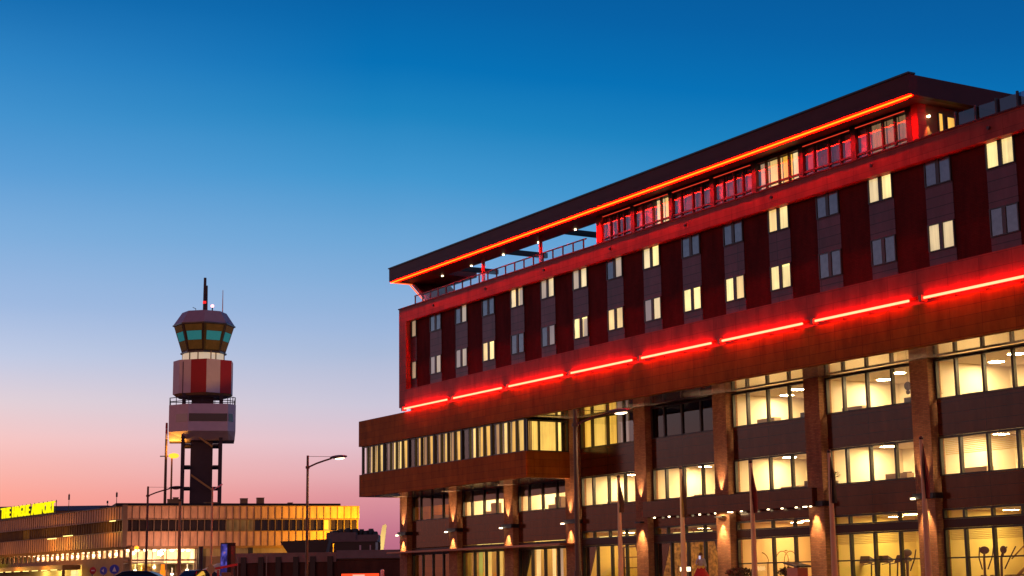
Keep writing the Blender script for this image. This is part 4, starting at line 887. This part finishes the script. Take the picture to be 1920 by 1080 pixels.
# ================================================================ roadside things
def tall_box_sign():
    o = thing('advertising_pillar', 'four sided advertising pillar with a blue poster face and a dark face', 'advertising pillar', (-107.3, 41.4, 0), math.atan2(-41.4, 107.3)-R(48))
    MB().box(-.36, .36, -.36, .36, .3, 3.42).build('cabinet', 'dark', o); MB().box(-.25, .25, -.25, .25, 0, .299).build('base', 'dark', o)
    M['poster'] = bpy.data.materials.new('blue_poster'); p = M['poster']; p.use_nodes = True; t = p.node_tree; bs = t.nodes['Principled BSDF']
    g = t.nodes.new('ShaderNodeNewGeometry'); ns = t.nodes.new('ShaderNodeTexNoise'); ns.inputs['Scale'].default_value = 2.2; t.links.new(g.outputs['Position'], ns.inputs['Vector'])
    cr = t.nodes.new('ShaderNodeValToRGB'); cr.color_ramp.elements[0].position = .38; cr.color_ramp.elements[0].color = (.006, .01, .12, 1); cr.color_ramp.elements[1].position = .62; cr.color_ramp.elements[1].color = (.10, .10, .55, 1)
    e = cr.color_ramp.elements.new(.72); e.color = (.6, .25, .06, 1); t.links.new(ns.outputs[0], cr.inputs[0]); t.links.new(cr.outputs[0], bs.inputs['Base Color']); t.links.new(cr.outputs[0], bs.inputs['Emission Color']); bs.inputs['Emission Strength'].default_value = .7
    for x in (-.37, .361): MB().box(x, x+.009, -.31, .31, .5, 3.34).build('poster', 'poster', o)
    MB().box(-.31, .31, -.37, -.361, .5, 3.34).build('poster', 'poster', o)
    MB().box(-.30, .05, .361, .37, .6, 3.2).build('dark_poster', 'term_rib', o)
tall_box_sign()
def round_sign(name, label, cat, x, y, z, r, face, rz, back='grey_metal', shape='disc', pole=True, symbol=None):
    o = thing(name, label, cat, (x, y, 0), rz)
    if pole: MB().tube((0, 0, 0), (0, 0, z+r*.8), .035, n=8).build('post', 'grey_metal', o)
    b = MB(); n = {'disc': 20, 'diamond': 4, 'tri': 3}[shape]; off = {'disc': 0, 'diamond': 90, 'tri': 90}[shape]
    pts = [(r*math.cos(R(off+360/n*i)), r*math.sin(R(off+360/n*i))) for i in range(n)]
    b.add([(.04, p, z+q) for p, q in pts]+[(.06, p, z+q) for p, q in pts], [tuple(range(n))[::-1], tuple(range(n, 2*n))]+[(i, (i+1) % n, n+(i+1) % n, n+i) for i in range(n)])
    pl_ = b.build('sign_plate', face, o)
    if symbol:
        pts, mm = symbol; n = len(pts); b = MB(); b.add([(.061, p*r, z+q*r) for p, q in pts]+[(.066, p*r, z+q*r) for p, q in pts], [tuple(range(n))[::-1], tuple(range(n, 2*n))]+[(i, (i+1) % n, n+(i+1) % n, n+i) for i in range(n)]); b.build('symbol', mm, pl_)
    return o
M['sign_blue'] = mat('sign_blue', (.015, .03, .22), .4, vary=0, emit=(.02, .03, .35), estr=.10); M['sign_white'] = mat('sign_white', (.75, .72, .7), .5, vary=0); M['sign_red'] = mat('sign_red', (.5, .02, .02), .5, vary=0); M['sign_beige'] = mat('sign_back', (.42, .36, .16), .5)
cam_az = lambda x, y: math.atan2(-y, -x)
round_sign('traffic_sign', 'blue round traffic sign with a white triangle symbol', 'traffic sign', -69.6, 21.75, 1.22, .20, 'sign_blue', cam_az(-69.6, 21.75), symbol=([(-.42, -.45), (.42, -.45), (0, .6)], 'sign_white'))
round_sign('traffic_sign', 'smaller blue round traffic sign seen at an angle with a white arrow', 'traffic sign', -69.9, 21.4, 1.17, .17, 'sign_blue', cam_az(-69.9, 21.4)-.5, symbol=([(-.5, 0), (.1, .45), (.1, -.45)], 'sign_white'))
round_sign('traffic_sign', 'red and white round traffic sign left of the blue signs', 'traffic sign', -70.1, 20.95, 1.18, .15, 'sign_red', cam_az(-70.1, 20.95)+.4, symbol=([(-.5, -.15), (.5, -.15), (.5, .15), (-.5, .15)], 'sign_white'))
o = thing('sign_post', 'thin pale post with a small lamp arm and a beige diamond sign seen from behind', 'sign post', (-89.2, 33.42, 0), cam_az(-89.2, 33.42))
MB().tube((0, 0, 0), (0, 0, 6.0), .06, .045, 8).build('post', 'flagpole', o); MB().tube((0, 0, 5.85), (0, .38, 6.1), .04, n=6).tube((0, .3, 6.05), (0, .55, 6.2), .06, .05, 6).build('lamp_arm', 'tower_white', o)
b = MB(); P = [(-.27, 0), (-.05, -.27), (.05, -.27), (.27, 0), (.05, .27), (-.05, .27)]; n = 6
b.add([(.07, p, 1.42+q) for p, q in P]+[(.09, p, 1.42+q) for p, q in P], [tuple(range(n))[::-1], tuple(range(n, 2*n))]+[(i, (i+1) % n, n+(i+1) % n, n+i) for i in range(n)]); b.build('sign_plate', 'sign_beige', o)
o = thing('barrier_post', 'red and white roadside barrier beside the advertising pillar', 'barrier', (-98.5, 37.9, 0), cam_az(-98, 38))
MB().tube((0, -.5, 0), (0, -.5, 1.5), .06, n=6).build('post', 'sign_red', o); MB().tube((0, .5, 0), (0, .5, 1.6), .06, n=6).build('post', 'dark', o)
b = MB(); b.add([(.05, -.7, 1.5), (.05, .7, 1.75), (.05, .7, 1.9), (.05, -.7, 1.65), (.1, -.7, 1.5), (.1, .7, 1.75), (.1, .7, 1.9), (.1, -.7, 1.65)], [(0, 3, 2, 1), (4, 5, 6, 7), (0, 1, 5, 4), (1, 2, 6, 5), (2, 3, 7, 6), (3, 0, 4, 7)]); b.build('bar', 'sign_red', o)
MB().box(.05, .1, -.3, .3, .95, 1.35).build('board', 'term_rib', o)
o = thing('dark_bollard', 'tall dark post standing between the terminal hall and the pillar', 'post', (-109.3, 40.2, 0)); MB().tube((0, 0, 0), (0, 0, 3.15), .13, n=10).build('shaft', 'black', o); MB().tube((0, 0, 3.15), (0, 0, 3.22), .16, n=10).build('cap', 'black', o)
o = thing('beacon', 'glowing orange two tier traffic beacon on a post', 'beacon', (-98.05, 33.65, 0))
M['orange_lamp'] = emis('orange_beacon', (1, .22, .01), 1.4)
MB().tube((0, 0, 0), (0, 0, 1.15), .08, n=8).build('post', 'dark', o); MB().tube((0, 0, 1.16), (0, 0, 1.5), .17, .17, 10).build('lens', 'orange_lamp', o); MB().tube((0, 0, 1.51), (0, 0, 1.86), .13, .12, 10).build('lens', 'orange_lamp', o)
o = thing('marker_post', 'short pale marker post near the hotel corner', 'post', (-100.3, 49.65, 0)); MB().tube((0, 0, 0), (0, 0, 1.35), .13, n=10).build('shaft', 'tower_white', o); MB().ball((0, 0, 1.35), .15, nu=8, nv=6).build('cap', 'tower_white', o)
o = thing('sign_box', 'low glowing red sign box in front of the parking deck', 'light box', (-101.1, 48.4, 0), math.atan2(.86, .51))
MB().box(-1.25, 1.25, -.1, .1, .85, 1.22).build('light_panel', emis('red_sign_panel', (1, .06, .015), 1.6), o); MB().box(-.5, .3, -.12, -.101, .95, 1.15).build('white_panel', emis('white_sign_panel', (1, .5, .4), 1.0), o)
for x in (-1, 1): MB().box(x-.05, x+.05, -.05, .05, 0, .849).build('leg', 'dark', o)

# ---- cars (only their roofs clear the bottom of the picture)
def car(label, x, y, rz, paint, roof=1.46):
    o = thing('parked_car', label, 'car', (x, y, 0), rz, 'cars parked before the terminal')
    L = 2.2; prof = [(-L, .35), (-L, .75), (-1.9, .88), (-.95, .93), (-.35, roof-.05), (.1, roof), (1.05, roof-.04), (1.75, .98), (L, .9), (L, .35)]
    n = len(prof); b = MB(); W = .85
    def wy(z): return W if z < .95 else W-.22*(z-.93)/.5
    b.add([(p, -wy(z), z) for p, z in prof]+[(p, wy(z), z) for p, z in prof], [tuple(range(n))[::-1], tuple(range(n, 2*n))]+[(i, (i+1) % n, n+(i+1) % n, n+i) for i in range(n)])
    body = b.build('body', paint, o); m_ = body.modifiers.new('round', 'BEVEL'); m_.width = .06; m_.segments = 3
    b = MB()
    for s in (-1, 1): b.add([(-.8, s*(W+.004), .97), (-.32, s*(W-.185), roof-.10), (.98, s*(W-.185), roof-.10), (1.55, s*(W+.004), 1.0)], [(0, 1, 2, 3)])
    b.build('side_window', 'glass_dark', o)
    for px, s in ((-1.35, -1), (-1.35, 1), (1.35, -1), (1.35, 1)):
        wh = MB().tube((px, s*.70, .32), (px, s*.88, .32), .32, n=18).build('wheel', 'black', o); MB().tube((px, s*.881, .32), (px, s*.89, .32), .19, n=14).build('rim', 'grey_metal', wh)
    for s in (-1, 1): MB().box(-L-.02, -L+.02, s*.62-.16, s*.62+.16, .62, .76).build('headlight', 'sign_white', o); MB().box(L-.02, L+.02, s*.66-.12, s*.66+.12, .66, .84).build('tail_light', 'sign_red', o)
    return o
M['car_black'] = mat('black_car_paint', (.008, .008, .010), .2, vary=0)
M['car_navy'] = mat('navy_car_paint', (.01, .012, .03), .2, vary=0)
car('black car whose long roof runs behind the blue traffic signs', -85.4, 27.6, math.atan2(.86, .51), 'car_black', 1.34)
car('dark blue car with a rounded roof left of the beige diamond sign', -101.0, 36.75, math.atan2(.86, .51)+.9, 'car_navy', 1.55)

# ================================================================ in front of the hotel
def shrub(label, x, y, h, w, seed):
    o = thing('planter_shrub', label, 'shrub', (x, y, 0), 0, 'shrubs in front of the lobby'); r = random.Random(seed)
    b = MB(); b.prism([(-w*.6, -w*.6), (w*.6, -w*.6), (w*.6, w*.6), (-w*.6, w*.6)], .12, .55); b.build('planter', 'pot', o)
    b = MB()
    for i in range(9): a = r.uniform(0, 6.28); b.tube((0, 0, .5), (math.cos(a)*w*.6*r.random(), math.sin(a)*w*.6*r.random(), .55+(h-.55)*r.uniform(.5, .9)), .02, .008, 5)
    b.build('stem', 'shelf', o); b = MB()
    for i in range(420):
        a = r.uniform(0, 6.28); e = r.uniform(-1, 1); k = r.uniform(.35, 1)**.5; c = Vector((math.cos(a)*math.sqrt(1-e*e)*w*k, math.sin(a)*math.sqrt(1-e*e)*w*k, .55+(h-.55)*(.5+.5*e*k)))
        d = Vector((r.uniform(-1, 1), r.uniform(-1, 1), r.uniform(-.5, 1))).normalized()*.09; s_ = d.cross(Vector((r.uniform(-1, 1), r.uniform(-1, 1), 1))).normalized()*.035
        b.quad(c-d, c+s_, c+d, c-s_)
    b.build('foliage', 'leaf_dark', o)
M['leaf_dark'] = mat('dark_leaf', (.045, .035, .014), .7, vary=.4, vscale=20)
shrub('dark rounded shrub in a box right of the person', -62.6, 50.0, 1.02, .75, 1)
shrub('small dark shrub in a box before the lobby door', -59.4, 50.3, 1.0, .55, 2)
o = thing('lectern', 'brown wooden host stand with a black slanted top at the lobby door', 'host stand', (-57.75, 49.35, 0), -.3)
MB().box(-.6, .6, -.25, .25, .12, .93).build('body', 'column_wood' if 'column_wood' in M else 'neon_cap', o)
b = MB(); b.add([(-.75, -.35, 1.12), (.75, -.35, .94), (.75, .35, .94), (-.75, .35, 1.12), (-.75, -.35, 1.2), (.75, -.35, 1.02), (.75, .35, 1.02), (-.75, .35, 1.2)], [(0, 3, 2, 1), (4, 5, 6, 7), (0, 1, 5, 4), (1, 2, 6, 5), (2, 3, 7, 6), (3, 0, 4, 7)]); b.build('top', 'black', o)
o = thing('lantern', 'small white glowing lantern on the ground left of the person', 'lantern', (-68.2, 50.9, .12))
MB().tube((0, 0, 0), (0, 0, .78), .16, n=10).build('base', 'pot', o); MB().box(-.19, .19, -.19, .19, .79, 1.0).build('lamp', emis('white_lantern', (1, .82, .5), 3.5), o); MB().box(-.2, .2, -.2, .2, 1.001, 1.03).build('lid', 'black', o)

# ---- the person under the canopy: standing, phone raised to the face
def skin_mesh(name, verts, edges, radii, m_, parent, root=0, sub=2):
    me = bpy.data.meshes.new(name); me.from_pydata([tuple(v) for v in verts], edges, []); ob = bpy.data.objects.new(name, me); COL.objects.link(ob)
    ob.modifiers.new('skin', 'SKIN'); ob.modifiers.new('sub', 'SUBSURF'); ob.modifiers['sub'].levels = sub; ob.modifiers['sub'].render_levels = sub
    sk = me.skin_vertices[0].data
    for i, r in enumerate(radii): sk[i].radius = (r, r) if not isinstance(r, tuple) else r
    sk[root].use_root = True
    bpy.context.view_layer.update(); dg = bpy.context.evaluated_depsgraph_get(); m2 = bpy.data.meshes.new_from_object(ob.evaluated_get(dg)); bpy.data.objects.remove(ob)
    m2.materials.clear(); m2.materials.append(M[m_]); m2.polygons.foreach_set('use_smooth', [True]*len(m2.polygons))
    o = bpy.data.objects.new(name, m2); COL.objects.link(o); o.parent = parent; return o
M['skin'] = mat('skin', (.48, .26, .17), .6, vary=0); M['hair'] = mat('brown_hair', (.12, .045, .018), .6); M['jacket'] = mat('grey_jacket', (.50, .44, .42), .9, vary=.15, vscale=8)
M['red_cloth'] = mat('red_cloth', (.55, .02, .015), .8, vary=.15, vscale=6); M['yellow_cloth'] = mat('yellow_cloth', (.8, .5, .08), .8); M['phone'] = mat('phone', (.6, .6, .75), .3, vary=0, emit=(.7, .7, 1), estr=.8)
pe = thing('person', 'person in a pale grey jacket and red coat holding up a phone', 'person', (-66.55, 50.65, .12), cam_az(-66.5, 50.6)+.35)
V = [(0, 0, .92), (0, 0, 1.08), (0, 0, 1.24), (.01, 0, 1.36), (.02, 0, 1.44), (.03, 0, 1.50), (.035, 0, 1.56), (.02, 0, 1.61),
     (0, -.16, 1.33), (.02, -.24, 1.10), (.18, -.24, 1.22), (.22, -.20, 1.30), (0, .16, 1.33), (-.02, .22, 1.08), (.10, .20, .94), (.13, .19, .87),
     (0, -.09, .85), (.02, -.10, .48), (-.02, -.10, .07), (.12, -.11, .03), (0, .09, .85), (.0, .10, .48), (-.04, .10, .07), (.10, .11, .03)]
E_ = [(0, 1), (1, 2), (2, 3), (3, 4), (4, 5), (5, 6), (6, 7), (3, 8), (8, 9), (9, 10), (10, 11), (3, 12), (12, 13), (13, 14), (14, 15), (0, 16), (16, 17), (17, 18), (18, 19), (0, 20), (20, 21), (21, 22), (22, 23)]
Rr = [(.14, .11), (.13, .10), (.15, .11), (.12, .09), .05, .075, .085, .06, .06, .045, .035, .03, .06, .045, .035, .03, .085, .06, .045, .035, .085, .06, .045, .035]
bod = skin_mesh('body', V, E_, Rr, 'skin', pe)
def hand(base, d, side):
    d = Vector(d).normalized(); s = d.cross(Vector((0, 0, 1))).normalized() if abs(d.z) < .9 else Vector((0, 1, 0)); u = s.cross(d); b = Vector(base)
    V = [b, b+d*.05]; Ee = [(0, 1)]; rr = [.024, .026]
    for i, l in enumerate((.062, .072, .068, .052)):
        k = len(V); off = s*(.026-.0175*i); V += [b+d*.075+off, b+d*(.075+l*.55)+off-u*.006, b+d*(.075+l*.9)+off-u*.026]; Ee += [(1, k), (k, k+1), (k+1, k+2)]; rr += [.009, .008, .007]
    k = len(V); V += [b+d*.035+s*.035*side, b+d*.07+s*.05*side-u*.015]; Ee += [(0, k), (k, k+1)]; rr += [.010, .008]
    return skin_mesh('hand', V, Ee, rr, 'skin', pe, 0, 1)
hand((.22, -.20, 1.30), (.1, .05, 1), 1); hand((.13, .19, .87), (.1, 0, -1), -1)
MB().box(.225, .24, -.19, -.10, 1.36, 1.53).build('phone', 'phone', pe)
b = MB(); b.ball((.0, 0, 1.575), .105, .095, .12, 14, 10); b.ball((-.035, 0, 1.50), .08, .095, .11, 12, 8); b.build('hair', 'hair', pe, smooth=True)
b = MB()
for y in (-.032, .032): b.ball((.118, y, 1.555), .011, .014, .009, 8, 6)
b.build('eye', 'black', pe); b = MB(); b.ball((.125, 0, 1.53), .018, .014, .024, 8, 6); b.build('nose', 'skin', pe); b = MB(); b.ball((.115, 0, 1.492), .008, .026, .008, 8, 6); b.build('mouth', 'red_cloth', pe)
for y in (-.088, .088): MB().ball((.03, y, 1.54), .022, .012, .032, 8, 6).build('ear', 'skin', pe)
JV = [(0, 0, .98), (0, 0, 1.10), (0, 0, 1.24), (.005, 0, 1.37), (.01, 0, 1.42), (0, -.17, 1.345), (.02, -.25, 1.10), (.15, -.24, 1.20), (0, .17, 1.345), (-.02, .235, 1.08), (.07, .21, .97)]
skin_mesh('jacket', JV, [(0, 1), (1, 2), (2, 3), (3, 4), (3, 5), (5, 6), (6, 7), (3, 8), (8, 9), (9, 10)], [(.17, .13), (.165, .125), (.185, .135), (.14, .105), .075, .075, .065, .055, .075, .065, .055], 'jacket', pe)
def ring(r0, r1, z0, z1, m_, name):
    b = MB(); n = 20
    for i in range(n):
        a0, a1 = 2*math.pi*i/n, 2*math.pi*(i+1)/n; f0 = 1+.06*math.sin(a0*6); f1 = 1+.06*math.sin(a1*6)
        b.quad((r0*f0*math.cos(a0)*.8, r0*f0*math.sin(a0), z0), (r0*f1*math.cos(a1)*.8, r0*f1*math.sin(a1), z0), (r1*math.cos(a1)*.8, r1*math.sin(a1), z1), (r1*math.cos(a0)*.8, r1*math.sin(a0), z1))
    return b.build(name, m_, pe, smooth=True)
ring(.40, .19, .50, .955, 'red_cloth', 'coat'); ring(.21, .175, .90, 1.04, 'yellow_cloth', 'sash')

# ---- inside the ground floor
def treadmill(i, x, y, label):
    o = thing('treadmill', label, 'treadmill', (x, y, .14), R(90), 'treadmills in the gym')
    MB().box(-.9, .9, -.38, .38, .05, .2).build('deck', 'black', o)
    for s in (-1, 1):
        MB().path([(.7, s*.36, .15), (.78, s*.34, 1.05)], .035).build('upright', 'dark', o); MB().path([(.78, s*.34, 1.0), (.25, s*.36, .92)], .025).build('handrail', 'dark', o)
    b = MB(); b.add([(.62, -.42, 1.0), (.92, -.42, 1.05), (.95, -.42, 1.16), (.70, -.3, 1.34), (.62, .42, 1.0), (.92, .42, 1.05), (.95, .42, 1.16), (.70, .3, 1.34)], [(0, 1, 2, 3), (7, 6, 5, 4), (0, 4, 5, 1), (1, 5, 6, 2), (2, 6, 7, 3), (3, 7, 4, 0)]); b.build('console', 'black', o)
    return o
treadmill(0, -59.75, 54.6, 'leftmost treadmill of the row behind the gym glass'); treadmill(1, -58.5, 54.6, 'treadmill second from the brick column left of the gym'); treadmill(2, -57.3, 54.6, 'treadmill in the middle gym panes, third of the row')
def cross_trainer(x, y, rz, label):
    o = thing('cross_trainer', label, 'exercise machine', (x, y, .14), rz, 'exercise machines in the gym')
    MB().box(-.7, .7, -.25, .25, 0, .14).build('base', 'black', o); MB().path([(.45, 0, .1), (.40, 0, 1.1), (.28, 0, 1.35)], [.06, .05, .05]).build('column', 'dark', o)
    b = MB(); b.ball((.27, 0, 1.42), .07, .22, .17, 12, 8); b.build('console', 'black', o)
    for s in (-1, 1): MB().path([(.35, s*.12, .6), (.15, s*.28, 1.1), (-.15, s*.3, 1.55)], .03).build('arm_lever', 'dark', o); MB().box(-.5, .1, s*.2-.07, s*.2+.07, .3, .36).build('foot_plate', 'black', o)
cross_trainer(-56.2, 54.7, R(150), 'upright exercise machine left of the rightmost brick column'); cross_trainer(-51.7, 54.9, R(-60), 'dark exercise machine in front of the gym staircase'); cross_trainer(-50.5, 55.0, R(-100), 'dark exercise machine beside the big green plant')
def cart(x, y, rz, label):
    o = thing('luggage_cart', label, 'luggage cart', (x, y, .14), rz, 'luggage carts in the lobby')
    MB().box(-.5, .5, -.3, .3, .2, .27).build('platform', 'shelf', o)
    for q in (-.42, .42):
        MB().path([(-.5 if 0 else q, -.28, .2), (q, -.28, 1.2)]+[(q*(math.cos(R(t))), -.28*1+.56*(t/180), 1.2+.5*math.sin(R(t))) for t in range(0, 181, 15)][0:0], .025).build('rail', 'gold_metal', o)
    for yy in (-.27, .27):
        MB().path([(.48, yy, .25), (.48, yy, 1.25)]+[(.48*math.cos(R(t)), yy, 1.25+.46*math.sin(R(t))) for t in range(10, 181, 17)]+[(-.48, yy, 1.25), (-.48, yy, .25)], .022).build('hoop', 'gold_metal', o)
    MB().ball((0, 0, 1.74), .09, .09, .04, 8, 6).build('crown', 'gold_metal', o)
    for sx in (-.4, .4):
        for sy in (-.22, .22): MB().tube((sx, sy-.03, .09), (sx, sy+.03, .09), .09, n=12).build('wheel', 'black', o)
M['gold_metal'] = mat('brass', (.35, .22, .06), .3, .8)
cart(-65.4, 55.2, 0, 'brass hooped luggage cart in the middle of the lobby'); cart(-67.55, 55.3, R(35), 'brass hooped luggage cart half hidden behind the flagpole in the lobby')
def plant(label, x, y, z, h, w, seed, n=60, ls=.12):
    o = thing('potted_plant', label, 'plant', (x, y, z), 0, 'plants behind the windows'); r = random.Random(seed)
    MB().tube((0, 0, 0), (0, 0, h*.3), w*.25, w*.33, 10).build('pot', 'pot', o); b = MB(); b.tube((0, 0, h*.28), (0, 0, h*.6), .015, n=6); b.build('stem', 'shelf', o); b = MB()
    for i in range(n):
        a = r.uniform(0, 6.28); t = r.uniform(.1, 1); c = Vector((math.cos(a)*w*.5*t, math.sin(a)*w*.5*t, h*(.55+.45*r.random()*(1.1-t*.5)))); d = Vector((math.cos(a), math.sin(a), r.uniform(-.3, .8))).normalized()*ls; s_ = d.cross(Vector((0, 0, 1))).normalized()*ls*.3
        b.quad(c-d*.5, c+s_, c+d, c-s_)
    b.build('foliage', 'leaf', o)
plant('bushy dark green plant on the first floor sill left of a flagpole', -59.85, 53.75, 4.86, .62, .5, 1)
plant('small bright green plant on a second floor sill at the right', -52.8, 53.75, 8.24, .42, .26, 2, 40)
plant('big leafy green plant standing in the gym at the right', -49.0, 56.0, .14, 2.3, 1.6, 3, 160, .28)
o = thing('window_ornament', 'pale hanging paper ornament in the second floor window left of a column', 'ornament', (-54.75, 53.8, 8.75))
MB().tube((0, 0, .45), (0, 0, 1.15), .006, n=5).build('thread', 'black', o); b = MB(); b.ball((0, 0, .3), .17, .17, .2, 10, 8); b.ball((0, 0, .02), .1, .1, .12, 8, 6); b.build('globe', 'blind_olive', o)
